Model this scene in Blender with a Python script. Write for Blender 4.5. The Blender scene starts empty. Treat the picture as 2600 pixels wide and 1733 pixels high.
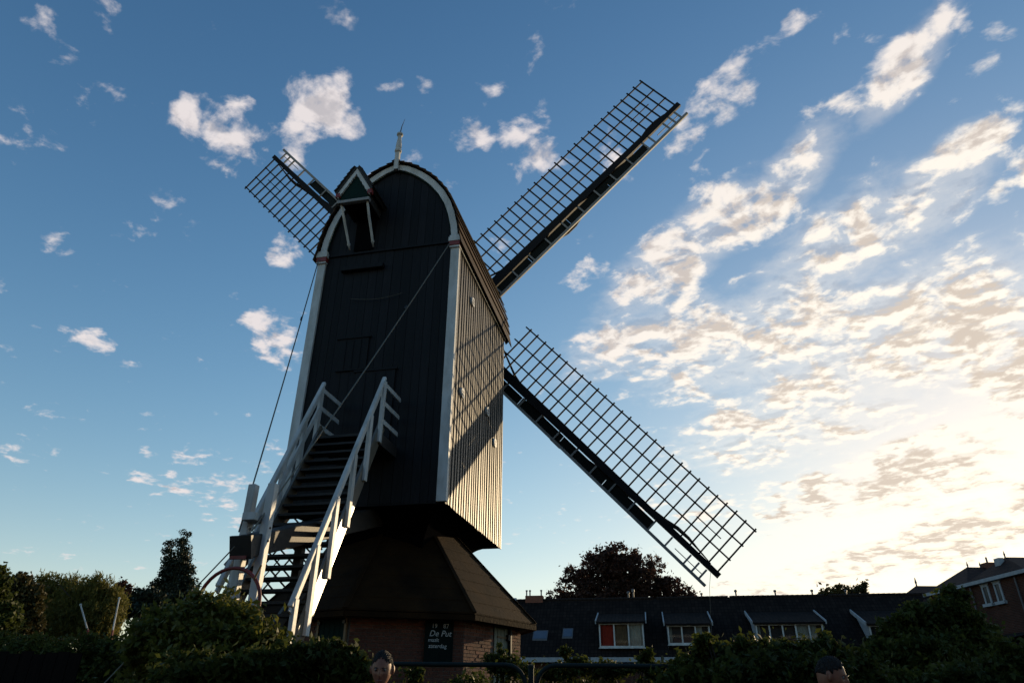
import bpy, bmesh, math, random
import numpy as np
from mathutils import Vector, Matrix, Euler
R = math.radians
random.seed(7); rng = np.random.default_rng(7)
scene = bpy.context.scene
col = scene.collection

# ---------------------------------------------------------------- camera
CAMZ = 1.5
PITCH, ROLL, FPX = 0.4821, -0.0084, 1733.0
cam = bpy.data.objects.new('camera', bpy.data.cameras.new('camera'))
cam.data.sensor_width = 36.0
cam.data.lens = FPX / 2600 * 36
cam.data.clip_start = 0.05; cam.data.clip_end = 3000
cam.matrix_world = Matrix.Translation((0, 0, CAMZ)) @ Matrix.Rotation(math.pi/2 + PITCH, 4, 'X') @ Matrix.Rotation(-ROLL, 4, 'Z')
col.objects.link(cam); scene.camera = cam

# ---------------------------------------------------------------- sun, sky, exposure
SUN_AZ, SUN_EL = 37.5, 9.6
sd = Vector((math.sin(R(SUN_AZ))*math.cos(R(SUN_EL)), math.cos(R(SUN_AZ))*math.cos(R(SUN_EL)), math.sin(R(SUN_EL))))
sun = bpy.data.objects.new('sun', bpy.data.lights.new('sun', 'SUN'))
sun.data.energy = 3.6; sun.data.angle = R(0.5); sun.data.color = (1.0, 0.75, 0.44)
sun.rotation_euler = (-sd).to_track_quat('-Z', 'Y').to_euler(); sun.location = (30, 40, 30)
col.objects.link(sun)
vs = scene.view_settings
vs.view_transform = 'Standard'; vs.look = 'None'; vs.gamma = 1; vs.exposure = 0.20; vs.use_curve_mapping = False

def at(px, py, Y):
    """point of the place seen at photo pixel (px, py), Y metres ahead of the camera"""
    X = px-1300; V = py-866.5; c, s = math.cos(ROLL), math.sin(ROLL)
    X, V = X*c+V*s, -X*s+V*c
    d = Vector((X/FPX, math.cos(PITCH)+V/FPX*math.sin(PITCH), math.sin(PITCH)-V/FPX*math.cos(PITCH)))
    d *= Y/d.y
    return Vector((d.x, d.y, d.z+CAMZ))

world = bpy.data.worlds.new('World'); scene.world = world; world.use_nodes = True
wt = world.node_tree; wt.nodes.clear()
def wn(t, **k):
    n = wt.nodes.new(t)
    for a, b in k.items(): setattr(n, a, b)
    return n
def wl(a, b): wt.links.new(a, b)
def wmath(op, a, b=None, c=None, clamp=False):
    n = wn('ShaderNodeMath', operation=op, use_clamp=clamp)
    for i, v in enumerate((a, b, c)):
        if v is None: continue
        if isinstance(v, (int, float)): n.inputs[i].default_value = v
        else: wl(v, n.inputs[i])
    return n.outputs[0]
def wmix(f, a, b):
    n = wn('ShaderNodeMix', data_type='RGBA')
    for i, v in ((0, f), (6, a), (7, b)):
        if isinstance(v, (int, float)): n.inputs[i].default_value = v
        elif isinstance(v, tuple): n.inputs[i].default_value = (*v, 1)
        else: wl(v, n.inputs[i])
    return n.outputs[2]
sky = wn('ShaderNodeTexSky', sky_type='NISHITA', sun_disc=False, sun_elevation=R(SUN_EL), sun_rotation=R(SUN_AZ),
         altitude=0, air_density=1.0, dust_density=0.30, ozone_density=1.3)
tc = wn('ShaderNodeTexCoord'); D = tc.outputs['Generated']
sep = wn('ShaderNodeSeparateXYZ'); wl(D, sep.inputs[0])
zc_ = wmath('ADD', wmath('MAXIMUM', sep.outputs[2], 0.0), 0.12)
comb = wn('ShaderNodeCombineXYZ'); wl(wmath('DIVIDE', sep.outputs[0], zc_), comb.inputs[0]); wl(wmath('DIVIDE', sep.outputs[1], zc_), comb.inputs[1])
P = comb.outputs[0]
def cnoise(vec, scale, detail, rough, dist=0.0, off=(0, 0, 0), rot=0, sc=(1, 1, 1)):
    m = wn('ShaderNodeMapping', vector_type='TEXTURE'); wl(vec, m.inputs[0]); m.inputs[1].default_value = off; m.inputs[2].default_value = (0, 0, rot); m.inputs[3].default_value = sc
    n = wn('ShaderNodeTexNoise'); wl(m.outputs[0], n.inputs['Vector'])
    n.inputs['Scale'].default_value = scale; n.inputs['Detail'].default_value = detail; n.inputs['Roughness'].default_value = rough; n.inputs['Distortion'].default_value = dist
    return n.outputs[0]
# where cloud lies (direction of centre as photo pixel of the full frame, half-sizes in px, tilt, weight)
BL = [(590, 330, 150, 150, 20, 0.645), (800, 310, 100, 200, -25, 0.725), (470, 310, 70, 90, 0, 0.525), (1340, 360, 120, 140, 10, 0.625), (1190, 350, 90, 80, 0, 0.505), (1560, 430, 60, 90, 0, 0.295), (135, 640, 80, 45, 0, 0.515), (410, 512, 75, 45, 20, 0.415), (470, 580, 50, 45, 0, 0.375), (715, 650, 75, 75, -30, 0.565), (690, 870, 130, 70, -25, 0.545), (430, 1245, 150, 45, -5, 0.435), (590, 1225, 90, 40, 0, 0.375), (430, 1165, 110, 40, 0, 0.355), (690, 1180, 60, 60, 0, 0.395), (580, 1330, 70, 50, 0, 0.355), (280, 900, 120, 40, -20, 0.355), (390, 1075, 50, 25, 0, 0.375), (30, 1170, 90, 30, 0, 0.355), (0, 755, 30, 45, 0, 0.375), (175, 247, 90, 50, 0, 0.235), (200, 1445, 60, 20, 0, 0.295), (2000, 40, 70, 50, 0, 0.495), (1830, 230, 210, 120, 35, 0.595), (1740, 320, 120, 70, 40, 0.435), (2280, 170, 300, 110, 35, 0.615), (2500, 100, 150, 100, 20, 0.575), (2500, 330, 220, 90, 20, 0.595), (1720, 640, 420, 130, 32, 0.675), (2000, 440, 330, 120, 35, 0.575), (1650, 850, 380, 120, 15, 0.615), (2100, 640, 420, 180, 30, 0.615), (2350, 480, 330, 150, 30, 0.655), (2250, 850, 520, 240, 15, 0.695), (1900, 850, 450, 190, 10, 0.675), (2000, 1060, 420, 150, 10, 0.615), (1760, 1290, 230, 60, 0, 0.495), (2050, 1250, 210, 80, 15, 0.735), (2330, 1170, 330, 110, 10, 0.705), (2480, 1330, 420, 85, 12, 0.805), (2250, 1400, 320, 55, 8, 0.665), (1900, 1490, 220, 40, 0, 0.515), (2700, 850, 420, 300, 0, 0.695), (2900, 1200, 450, 200, 0, 0.605), (2420, 60, 160, 60, 35, 0.485), (2120, 290, 170, 70, 35, 0.505), (2560, 420, 120, 80, 30, 0.485), (1480, 700, 110, 60, 15, 0.425), (1300, 380, 60, 120, 10, 0.505), (560, 420, 80, 70, 0, 0.525), (880, 330, 60, 90, 0, 0.465)]
cov = None; cov_big = None
right = Vector((1, 0, 0))
for (px, py, rx, ry, rot, w) in BL:
    d = (at(px, py, 1.0)-Vector((0, 0, CAMZ))); ln = d.length; d.normalize()
    fx = rx/FPX/ (ln*1.0)*0.95; fy = ry/FPX/(ln*1.0)*0.95
    u = d.cross(Vector((0, 0, 1))).normalized(); v = u.cross(d)
    a = R(rot); u2 = u*math.cos(a)+v*math.sin(a); v2 = -u*math.sin(a)+v*math.cos(a)
    M = Matrix((u2, v2, u2.cross(v2))).transposed()
    m = wn('ShaderNodeMapping', vector_type='TEXTURE'); wl(D, m.inputs[0])
    m.inputs[1].default_value = d; m.inputs[2].default_value = M.to_euler(); m.inputs[3].default_value = (fx, fy, 1.0)
    l = wn('ShaderNodeVectorMath', operation='LENGTH'); wl(m.outputs[0], l.inputs[0])
    mr = wn('ShaderNodeMapRange', interpolation_type='SMOOTHERSTEP'); wl(l.outputs['Value'], mr.inputs[0])
    for i, q in ((1, 1.45), (2, 0.25), (3, 0.0), (4, w)): mr.inputs[i].default_value = q
    cov = mr.outputs[0] if cov is None else wmath('MAXIMUM', cov, mr.outputs[0])
    if rx >= 300: cov_big = mr.outputs[0] if cov_big is None else wmath('MAXIMUM', cov_big, mr.outputs[0])
def cloud_fb(vec):
    nb_ = cnoise(vec, 3.4, 10, 0.56, 0.15, (3.1, 1.7, 0.3), R(-42), (1.2, 1.0, 1))
    nc_ = cnoise(vec, 13.5, 9, 0.56, 0.2, (0.4, 5.2, 1.3), R(-42), (1.05, 1.0, 1))
    return wmath('MULTIPLY', wmath('SUBTRACT', wmath('ADD', wmath('MULTIPLY', nb_, 0.28), wmath('MULTIPLY', nc_, 0.72)), 0.5), 3.5)
fb = cloud_fb(P)
po_ = wn('ShaderNodeVectorMath', operation='ADD'); wl(P, po_.inputs[0]); po_.inputs[1].default_value = (0.035*sd.x, 0.035*sd.y, 0)
fb2 = cloud_fb(po_.outputs[0])
den0 = wmath('SUBTRACT', wmath('ADD', fb, cov), 0.315)
den = wn('ShaderNodeMapRange', interpolation_type='SMOOTHSTEP'); wl(den0, den.inputs[0])
for i, q in ((1, 0.0), (2, 0.52), (3, 0.0), (4, 1.0)): den.inputs[i].default_value = q
veil = wn('ShaderNodeMapRange', interpolation_type='SMOOTHSTEP'); wl(wmath('ADD', cov_big, wmath('MULTIPLY', fb, 0.35)), veil.inputs[0])   # thin altocumulus veil between the puffs
for i, q in ((1, 0.16), (2, 0.70), (3, 0.0), (4, 0.38)): veil.inputs[i].default_value = q
alpha = wmath('MAXIMUM', den.outputs[0], veil.outputs[0])
relief = wmath('MULTIPLY', wmath('SUBTRACT', fb2, fb), 1.5)          # denser towards the sun = shaded side
thick = wn('ShaderNodeMapRange', interpolation_type='SMOOTHSTEP'); wl(wmath('ADD', den0, relief), thick.inputs[0])
for i, q in ((1, 0.18), (2, 0.72), (3, 0.0), (4, 1.0)): thick.inputs[i].default_value = q
dot = wn('ShaderNodeVectorMath', operation='DOT_PRODUCT'); wl(D, dot.inputs[0]); dot.inputs[1].default_value = sd
near = wn('ShaderNodeMapRange', interpolation_type='SMOOTHSTEP'); wl(dot.outputs['Value'], near.inputs[0])
for i, q in ((1, 0.70), (2, 1.0), (3, 0.0), (4, 1.0)): near.inputs[i].default_value = q
lit = wmix(near.outputs[0], (4.9, 4.5, 4.45), (6.8, 6.2, 5.3))
shade = wmix(near.outputs[0], (2.9, 2.75, 2.9), (3.6, 2.95, 2.4))
cc = wmix(wmath('MULTIPLY', thick.outputs[0], 0.8), lit, shade)
hsv = wn('ShaderNodeHueSaturation'); hsv.inputs['Saturation'].default_value = 1.32; wl(sky.outputs[0], hsv.inputs['Color'])
zg = wn('ShaderNodeMapRange'); wl(sep.outputs[2], zg.inputs[0])   # the blue deepens towards the zenith
for i, q in ((1, 0.15), (2, 0.95), (3, 1.56), (4, 1.06)): zg.inputs[i].default_value = q
wl(zg.outputs[0], hsv.inputs['Value'])
tint = wn('ShaderNodeMix', data_type='RGBA', blend_type='MULTIPLY'); tint.inputs[0].default_value = 1; wl(hsv.outputs[0], tint.inputs[6]); tint.inputs[7].default_value = (1.0, .96, 1.11, 1)
# bright haze round the sun rolls off and warms
sk3 = wn('ShaderNodeSeparateColor'); wl(tint.outputs[2], sk3.inputs[0]); ck3 = wn('ShaderNodeCombineColor')
for i, kk in enumerate((14.5, 13.0, 9.8)): wl(wmath('DIVIDE', sk3.outputs[i], wmath('ADD', wmath('DIVIDE', sk3.outputs[i], kk), 1.0)), ck3.inputs[i])
skyc = wmix(wmath('MULTIPLY', alpha, 0.95), ck3.outputs[0], cc)
bg = wn('ShaderNodeBackground'); wl(skyc, bg.inputs[0]); bg.inputs[1].default_value = 0.15
wo = wn('ShaderNodeOutputWorld'); wl(bg.outputs[0], wo.inputs[0])

# ---------------------------------------------------------------- materials
def mat(name, c1, c2=None, rough=0.7, scale=6.0, stretch=(1, 1, 1), bump=0.0, bscale=None, spec=0.5, metal=0.0, detail=6, coat=0.0, transl=0.0, perobj=0.0):
    m = bpy.data.materials.new(name); m.use_nodes = True; nt = m.node_tree; b = nt.nodes['Principled BSDF']
    def N(t): return nt.nodes.new(t)
    L = nt.links.new
    b.inputs['Roughness'].default_value = rough; b.inputs['Specular IOR Level'].default_value = spec; b.inputs['Metallic'].default_value = metal
    b.inputs['Coat Weight'].default_value = coat
    c2 = c2 or tuple(x*0.72 for x in c1)
    t = N('ShaderNodeTexCoord'); mp = N('ShaderNodeMapping'); L(t.outputs['Object'], mp.inputs[0]); mp.inputs[3].default_value = stretch
    n = N('ShaderNodeTexNoise'); L(mp.outputs[0], n.inputs['Vector']); n.inputs['Scale'].default_value = scale; n.inputs['Detail'].default_value = detail; n.inputs['Roughness'].default_value = .6
    cr = N('ShaderNodeValToRGB'); L(n.outputs[0], cr.inputs[0])
    cr.color_ramp.elements[0].position = .32; cr.color_ramp.elements[1].position = .68
    cr.color_ramp.elements[0].color = (*c2, 1); cr.color_ramp.elements[1].color = (*c1, 1)
    out = cr.outputs[0]
    if perobj:
        oi = N('ShaderNodeObjectInfo'); hs = N('ShaderNodeHueSaturation')
        mm = N('ShaderNodeMath'); mm.operation = 'MULTIPLY_ADD'; L(oi.outputs['Random'], mm.inputs[0]); mm.inputs[1].default_value = 2*perobj; mm.inputs[2].default_value = 1-perobj
        L(mm.outputs[0], hs.inputs['Value']); L(out, hs.inputs['Color']); out = hs.outputs[0]
    L(out, b.inputs['Base Color'])
    if bump:
        n2 = N('ShaderNodeTexNoise'); L(mp.outputs[0], n2.inputs['Vector']); n2.inputs['Scale'].default_value = bscale or scale*3; n2.inputs['Detail'].default_value = 5
        bp = N('ShaderNodeBump'); L(n2.outputs[0], bp.inputs['Height']); bp.inputs['Strength'].default_value = bump; bp.inputs['Distance'].default_value = .02
        L(bp.outputs[0], b.inputs['Normal'])
    if transl:
        tr = N('ShaderNodeBsdfTranslucent'); L(out, tr.inputs[0]); mx = N('ShaderNodeMixShader'); mx.inputs[0].default_value = transl
        L(b.outputs[0], mx.inputs[1]); L(tr.outputs[0], mx.inputs[2]); L(mx.outputs[0], nt.nodes['Material Output'].inputs[0])
    return m
M = {}
M['tar'] = mat('tarred_board', (.0095, .0090, .0115), (.0045, .0045, .0055), .65, 5, (6, 6, .4), .3, 30, .2, perobj=.4)
M['side'] = mat('weathered_side_board', (.055, .043, .031), (.022, .018, .014), .44, 4, (5, 5, .45), .4, 24, .5, detail=10, perobj=.38)
M['core'] = mat('dark_void', (.006, .006, .007), None, 1.0, spec=0.0)
M['white'] = mat('white_paint', (.62, .62, .61), (.38, .37, .34), .5, 4, (1, 1, .35), .25, 40, detail=10)
M['red'] = mat('red_paint', (.24, .022, .015), (.14, .014, .01), .5, 9)
M['green'] = mat('green_paint', (.006, .024, .020), (.004, .016, .014), .75, 9, spec=.1)
M['roofwood'] = mat('roof_board', (.070, .036, .016), (.032, .017, .008), .7, 6, (8, .6, 8), .4, 20, .2, perobj=.3)
M['hoodroof'] = mat('hood_shingle', (.02, .017, .016), None, .7, 12, bump=.3)
M['sailwood'] = mat('sail_timber', (.016, .012, .010), (.010, .0075, .0065), .7, 8, (1, 4, 4), .2, spec=.2, perobj=.2)
M['sailgreen'] = mat('sail_board_green', (.009, .013, .012), (.006, .008, .008), .7, 8, (.6, 4, 4), .2, spec=.15)
M['stock'] = mat('sail_stock', (.014, .014, .017), (.009, .009, .011), .7, 6, (.5, 4, 4), .2, spec=.15)
M['cloth'] = mat('brown_canvas', (.035, .018, .012), (.018, .010, .008), .85, 8, bump=.6, bscale=14)
M['batten'] = mat('grey_white_batten', (.30, .30, .30), (.20, .20, .20), .6, 8, (.5, 3, 3), spec=.2)
M['wood'] = mat('dark_timber', (.030, .022, .018), (.016, .012, .010), .6, 6, (5, 1, 5), .25)
M['tread'] = mat('stair_tread', (.018, .015, .014), (.009, .008, .008), .65, 6, (1, 6, 6), .25, perobj=.25)
M['rope'] = mat('rope', (.10, .085, .06), None, .6, 60)
M['wire'] = mat('steel_wire', (.22, .18, .13), None, .35, 60, metal=.6)
M['bit'] = mat('bitumen_roof', (.036, .017, .0055), (.010, .0055, .0025), .85, 1.6, (1, 1, 1), .5, 18, .08, detail=12)
M['gloss'] = mat('glossy_dark_paint', (.14, .115, .085), (.09, .075, .055), .30, 6, (1, 1, 1), .1, 30, .7)
M['mortar'] = mat('mortar', (.16, .13, .11), (.10, .085, .07), .9, 20, bump=.3)
M['brick'] = mat('red_brick', (.19, .065, .034), (.11, .038, .022), .85, 14, bump=.35, perobj=.4)
M['paledoor'] = mat('pale_green_door', (.20, .22, .17), (.15, .165, .13), .5, 8, (5, 5, .6))
M['iron'] = mat('black_iron', (.012, .012, .013), None, .5, 20)
M['ochre'] = mat('ochre_frame', (.24, .15, .07), (.16, .10, .05), .6, 8)
M['letters'] = mat('white_lettering', (.62, .64, .62), (.5, .52, .5), .6, 20)
M['sign'] = mat('sign_green', (.006, .014, .012), (.004, .010, .009), .8, 10, spec=.1)
M['soil'] = mat('grass_ground', (.030, .042, .014), (.036, .028, .016), 1.0, .6, bump=.6, bscale=9, spec=.05)
M['path'] = mat('path_clinker', (.11, .08, .065), (.07, .055, .048), .9, 6, bump=.4, bscale=30)
M['leafbush'] = mat('bush_leaf', (.18, .175, .030), (.07, .082, .016), .5, 1.5, transl=.5, spec=.3)
M['leafdark'] = mat('hedge_leaf', (.085, .10, .020), (.036, .048, .011), .6, 1.2, transl=.42, spec=.2)
M['leafwillow'] = mat('willow_leaf', (.20, .18, .040), (.09, .085, .02), .6, .25, transl=.45, spec=.2)
M['leafpoplar'] = mat('poplar_leaf', (.022, .034, .014), (.012, .019, .008), .6, .4, transl=.12)
M['leafbeech'] = mat('copper_beech_leaf', (.085, .042, .030), (.042, .022, .016), .6, .4, transl=.4, spec=.2)
M['leafoak'] = mat('oak_leaf', (.085, .070, .020), (.040, .034, .012), .6, .35, transl=.3, spec=.2)
M['bark'] = mat('bark', (.045, .034, .026), (.025, .019, .015), .9, 5, (4, 4, .7), .6)
M['fence'] = mat('green_steel_tube', (.006, .018, .017), (.004, .011, .011), .65, 12, spec=.25)
M['skin'] = mat('skin', (.30, .125, .07), (.23, .09, .05), .55, 12, bump=.1, bscale=60)
M['hair'] = mat('dark_hair', (.018, .012, .010), (.010, .007, .006), .55, 40, bump=.5, bscale=160)
M['hairgrey'] = mat('greying_hair', (.022, .019, .018), (.010, .009, .008), .7, 40, bump=.5, bscale=160)
M['shirtblue'] = mat('blue_shirt', (.10, .16, .26), (.08, .13, .22), .85, 20, bump=.3)
M['shirtdark'] = mat('dark_jacket', (.02, .02, .024), None, .85, 20, bump=.3)
M['trousers'] = mat('dark_trousers', (.02, .024, .035), None, .85, 20)
M['eyewhite'] = mat('eye', (.20, .18, .16), None, .4); M['iris'] = mat('iris', (.02, .012, .008), None, .2); M['lip'] = mat('lips', (.26, .10, .08), None, .5)  # eye whites darkened, shade of the sockets put into their colour
M['chimney'] = mat('metal_vent', (.10, .10, .11), None, .5, 10)
M['plaster'] = mat('white_trim', (.40, .42, .44), (.28, .30, .32), .7, 4, spec=.2)
M['housebrick'] = None

def glass(name):
    m = bpy.data.materials.new(name); m.use_nodes = True; nt = m.node_tree; nt.nodes.remove(nt.nodes['Principled BSDF'])
    t = nt.nodes.new('ShaderNodeBsdfTransparent'); g = nt.nodes.new('ShaderNodeBsdfGlossy'); g.inputs['Roughness'].default_value = .03
    t.inputs[0].default_value = (.8, .85, .85, 1)
    lw = nt.nodes.new('ShaderNodeLayerWeight'); lw.inputs[0].default_value = .35
    mr = nt.nodes.new('ShaderNodeMath'); mr.operation = 'MULTIPLY_ADD'; mr.inputs[1].default_value = .5; mr.inputs[2].default_value = .05
    nt.links.new(lw.outputs['Fresnel'], mr.inputs[0])
    mx = nt.nodes.new('ShaderNodeMixShader'); nt.links.new(mr.outputs[0], mx.inputs[0]); nt.links.new(t.outputs[0], mx.inputs[1]); nt.links.new(g.outputs[0], mx.inputs[2])
    nt.links.new(mx.outputs[0], nt.nodes['Material Output'].inputs[0]); return m
M['glass'] = glass('window_glass')

def tilemat(name, c1, c2, w, h, offset=.0, mort=(.02, .02, .02), bumpd=.03, ms=.02, rough=.75):
    m = bpy.data.materials.new(name); m.use_nodes = True; nt = m.node_tree; b = nt.nodes['Principled BSDF']; L = nt.links.new
    uv = nt.nodes.new('ShaderNodeUVMap'); br = nt.nodes.new('ShaderNodeTexBrick'); L(uv.outputs[0], br.inputs[0])
    br.offset = offset; br.inputs['Scale'].default_value = 1; br.inputs['Brick Width'].default_value = w; br.inputs['Row Height'].default_value = h
    br.inputs['Mortar Size'].default_value = ms; br.inputs['Mortar Smooth'].default_value = .4
    br.inputs[1].default_value = (*c1, 1); br.inputs[2].default_value = (*c2, 1); br.inputs[3].default_value = (*mort, 1)
    n = nt.nodes.new('ShaderNodeTexNoise'); L(uv.outputs[0], n.inputs['Vector']); n.inputs['Scale'].default_value = 1.3; n.inputs['Detail'].default_value = 6
    mx = nt.nodes.new('ShaderNodeMix'); mx.data_type = 'RGBA'; mx.blend_type = 'MULTIPLY'; mx.inputs[0].default_value = .7
    L(br.outputs[0], mx.inputs[6]); L(n.outputs[0], mx.inputs[7]); L(mx.outputs[2], b.inputs['Base Color'])
    bp = nt.nodes.new('ShaderNodeBump'); bp.invert = True; L(br.outputs['Fac'], bp.inputs['Height']); bp.inputs['Distance'].default_value = bumpd; bp.inputs['Strength'].default_value = .8
    L(bp.outputs[0], b.inputs['Normal']); b.inputs['Roughness'].default_value = rough; b.inputs['Specular IOR Level'].default_value = .12
    return m
M['tiles'] = tilemat('roof_tiles_dark', (.034, .023, .019), (.016, .011, .0095), .24, .33, 0, (.006, .005, .005), rough=.9)
M['tilesred'] = tilemat('roof_tiles_red', (.055, .024, .017), (.032, .015, .012), .24, .33, 0, (.015, .010, .010))
M['housebrick'] = tilemat('house_brick', (.13, .046, .030), (.085, .032, .022), .22, .07, .5, (.14, .12, .10), .01, .008, .9)

# ---------------------------------------------------------------- mesh helpers
class MB:
    def __init__(s): s.v = []; s.f = []; s.uv = None
    def add(s, vs, fs):
        o = len(s.v); s.v += [tuple(v) for v in vs]; s.f += [tuple(i+o for i in f) for f in fs]; return s
    def box(s, x0, x1, y0, y1, z0, z1):
        return s.add([(x0,y0,z0),(x1,y0,z0),(x1,y1,z0),(x0,y1,z0),(x0,y0,z1),(x1,y0,z1),(x1,y1,z1),(x0,y1,z1)],
              [(0,3,2,1),(4,5,6,7),(0,1,5,4),(1,2,6,5),(2,3,7,6),(3,0,4,7)])
    def beam(s, a, b, w, h, up=(0, 0, 1), w2=None, h2=None):
        a = Vector(a); b = Vector(b); d = (b-a).normalized(); up = Vector(up)
        x = d.cross(up)
        if x.length < 1e-4: x = d.cross(Vector((1, 0, 0)))
        x.normalize(); z = x.cross(d); w2 = w if w2 is None else w2; h2 = h if h2 is None else h2
        vs = []
        for p, ww, hh in ((a, w, h), (b, w2, h2)):
            for sx, sz in ((-1,-1),(1,-1),(1,1),(-1,1)): vs.append(p+x*sx*ww/2+z*sz*hh/2)
        return s.add(vs, [(0,1,2,3),(7,6,5,4),(0,4,5,1),(1,5,6,2),(2,6,7,3),(3,7,4,0)])
    def tube(s, pts, r, n=8, cap=True):
        pts = [Vector(p) for p in pts]; k = len(pts); rs = r if isinstance(r, (list, tuple)) else [r]*k
        rings = []; prev = None
        for i, p in enumerate(pts):
            d = (pts[min(i+1, k-1)]-pts[max(i-1, 0)]).normalized()
            x = (prev if prev is not None else d.orthogonal()); x = (x-d*x.dot(d))
            if x.length < 1e-5: x = d.orthogonal()
            x.normalize(); prev = x; y = d.cross(x)
            rings.append([p+(x*math.cos(2*math.pi*j/n)+y*math.sin(2*math.pi*j/n))*rs[i] for j in range(n)])
        fs = [(i*n+j, i*n+(j+1) % n, (i+1)*n+(j+1) % n, (i+1)*n+j) for i in range(k-1) for j in range(n)]
        if cap: fs += [tuple(range(n-1, -1, -1)), tuple((k-1)*n+j for j in range(n))]
        return s.add([q for r_ in rings for q in r_], fs)
    def lathe(s, base, prof, n=12, axis=(0, 0, 1)):
        base = Vector(base); ax = Vector(axis).normalized()
        return s.tube([base+ax*z for r, z in prof], [max(r, .001) for r, z in prof], n)
    def prism(s, poly, y0, y1):   # polygon in x,z extruded along y
        n = len(poly); vs = [(x, y0, z) for x, z in poly]+[(x, y1, z) for x, z in poly]
        return s.add(vs, [tuple(range(n)), tuple(range(2*n-1, n-1, -1))]+[(i, i+n, (i+1) % n+n, (i+1) % n) for i in range(n)])
    def mesh(s, name='mesh'):
        me = bpy.data.meshes.new(name); me.from_pydata(s.v, [], s.f)
        bm = bmesh.new(); bm.from_mesh(me); bmesh.ops.recalc_face_normals(bm, faces=bm.faces); bm.to_mesh(me); bm.free()
        return me
def obj(name, mb, m, parent=None, smooth=False, bevel=0, mw=None):
    me = mb if isinstance(mb, bpy.types.Mesh) else mb.mesh(name)
    if m is not None and not me.materials: me.materials.append(M[m] if isinstance(m, str) else m)
    if smooth: me.polygons.foreach_set('use_smooth', [True]*len(me.polygons))
    o = bpy.data.objects.new(name, me); col.objects.link(o); o.parent = parent
    if mw is not None: o.matrix_local = mw
    if bevel:
        b = o.modifiers.new('bevel', 'BEVEL'); b.width = bevel; b.segments = 2; b.limit_method = 'ANGLE'
    return o
def thing(name, label, cat, loc=(0, 0, 0), rz=0, group=None):
    o = bpy.data.objects.new(name, None); col.objects.link(o); o.empty_display_size = .2
    o.location = loc; o.rotation_euler = (0, 0, rz); tag(o, label, cat, group); return o
def tag(o, label=None, cat=None, group=None, kind=None):
    if label: o['label'] = label
    if cat: o['category'] = cat
    if group: o['group'] = group
    if kind: o['kind'] = kind
    return o
def uvplanar(me, o, u, v):
    o, u, v = Vector(o), Vector(u), Vector(v)
    uvl = me.uv_layers.new(name='UVMap')
    for lp in me.loops:
        q = me.vertices[lp.vertex_index].co-o; uvl.data[lp.index].uv = (q.dot(u), q.dot(v))

# ---------------------------------------------------------------- ground
def gz(x, y):
    t = min(max((y-6.2)/1.8, 0), 1); t = t*t*(3-2*t)
    f = min(max((y-24)/12, 0), 1); f = f*f*(3-2*f)
    return 0.75*t + .15*min(max((y-9)/5, 0), 1) - 0.9*f
xs = np.concatenate([np.linspace(-1500, -60, 10), np.linspace(-50, 50, 61), np.linspace(60, 1500, 10)])
ys = np.concatenate([np.linspace(-600, -20, 6), np.linspace(-15, 70, 120), np.linspace(80, 2500, 12)])
g = MB()
gv = [(x, y, gz(x, y)+(.03*math.sin(x*1.7+y)*math.cos(y*1.3) if y > 9 else 0)) for y in ys for x in xs]
nx = len(xs)
g.add(gv, [(j*nx+i, j*nx+i+1, (j+1)*nx+i+1, (j+1)*nx+i) for j in range(len(ys)-1) for i in range(nx-1)])
tag(obj('ground', g, 'soil', smooth=True), kind='structure')
pth = MB(); pth.box(-40, 40, -14, 6.2, -.05, .006); tag(obj('path', pth, 'path'), kind='structure')

# ================================================================ WINDMILL
MX, MY, PSI = -2.6625, 17.1784, -0.2194
W, L = 3.83, 5.27
ZG = 0.9
dz = CAMZ-ZG
z0, z1, zE = 3.65+dz, 10.11+dz, 10.30+dz
mill = thing('windmill', 'black wooden post mill with four lattice sails and white-railed stairs', 'windmill', (MX, MY, ZG), PSI)
hw, hl = W/2, L/2
ARCH = [(0, 13.17), (.12, 13.14), (.38, 13.04), (.60, 12.91), (.83, 12.74), (1.04, 12.55), (1.24, 12.33), (1.48, 12.0), (1.68, 11.61), (1.81, 11.22), (1.90, 10.80), (1.96, 10.30)]
ARCH = [(x, z+dz) for x, z in ARCH]
def arch_z(x, inset=0.0):
    x = abs(x)*(1.96/(1.96-inset))
    for (a, za), (b, zb) in zip(ARCH, ARCH[1:]):
        if a <= x <= b: return za+(zb-za)*(x-a)/(b-a)-inset
    return zE-inset
core = MB(); core.box(-hw+.07, hw-.07, -hl+.09, hl-.05, z0+.05, z1)
ap = [(-x*.94, z-.16) for x, z in reversed(ARCH[1:])]+[(x*.94, z-.16) for x, z in ARCH]
core.prism(ap, -hl+.09, hl+.1)
body = obj('body', core, 'core', mill)
# side boards
nb = 25; bw = L/nb
sb = MB(); sb.box(-.014, .014, -bw/2+.006, bw/2-.014, 0, zE-z0-.05)
sbm = sb.mesh('side_board'); sbm.materials.append(M['side'])
for s in (1, -1):
    ws = [random.uniform(.78, 1.22) for _ in range(nb)]; tot_ = sum(ws); acc = 0
    for i in range(nb):
        y = -hl+L*(acc+ws[i]/2)/tot_; acc += ws[i]
        o = obj('board', sbm, None, body); o.scale = (1, ws[i]*nb/tot_, 1)
        o.location = (s*(hw-.035), y, z0+random.uniform(-.02, .0)); o.rotation_euler = (0, 0, s*R(7+random.uniform(-1, 1)))
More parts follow.
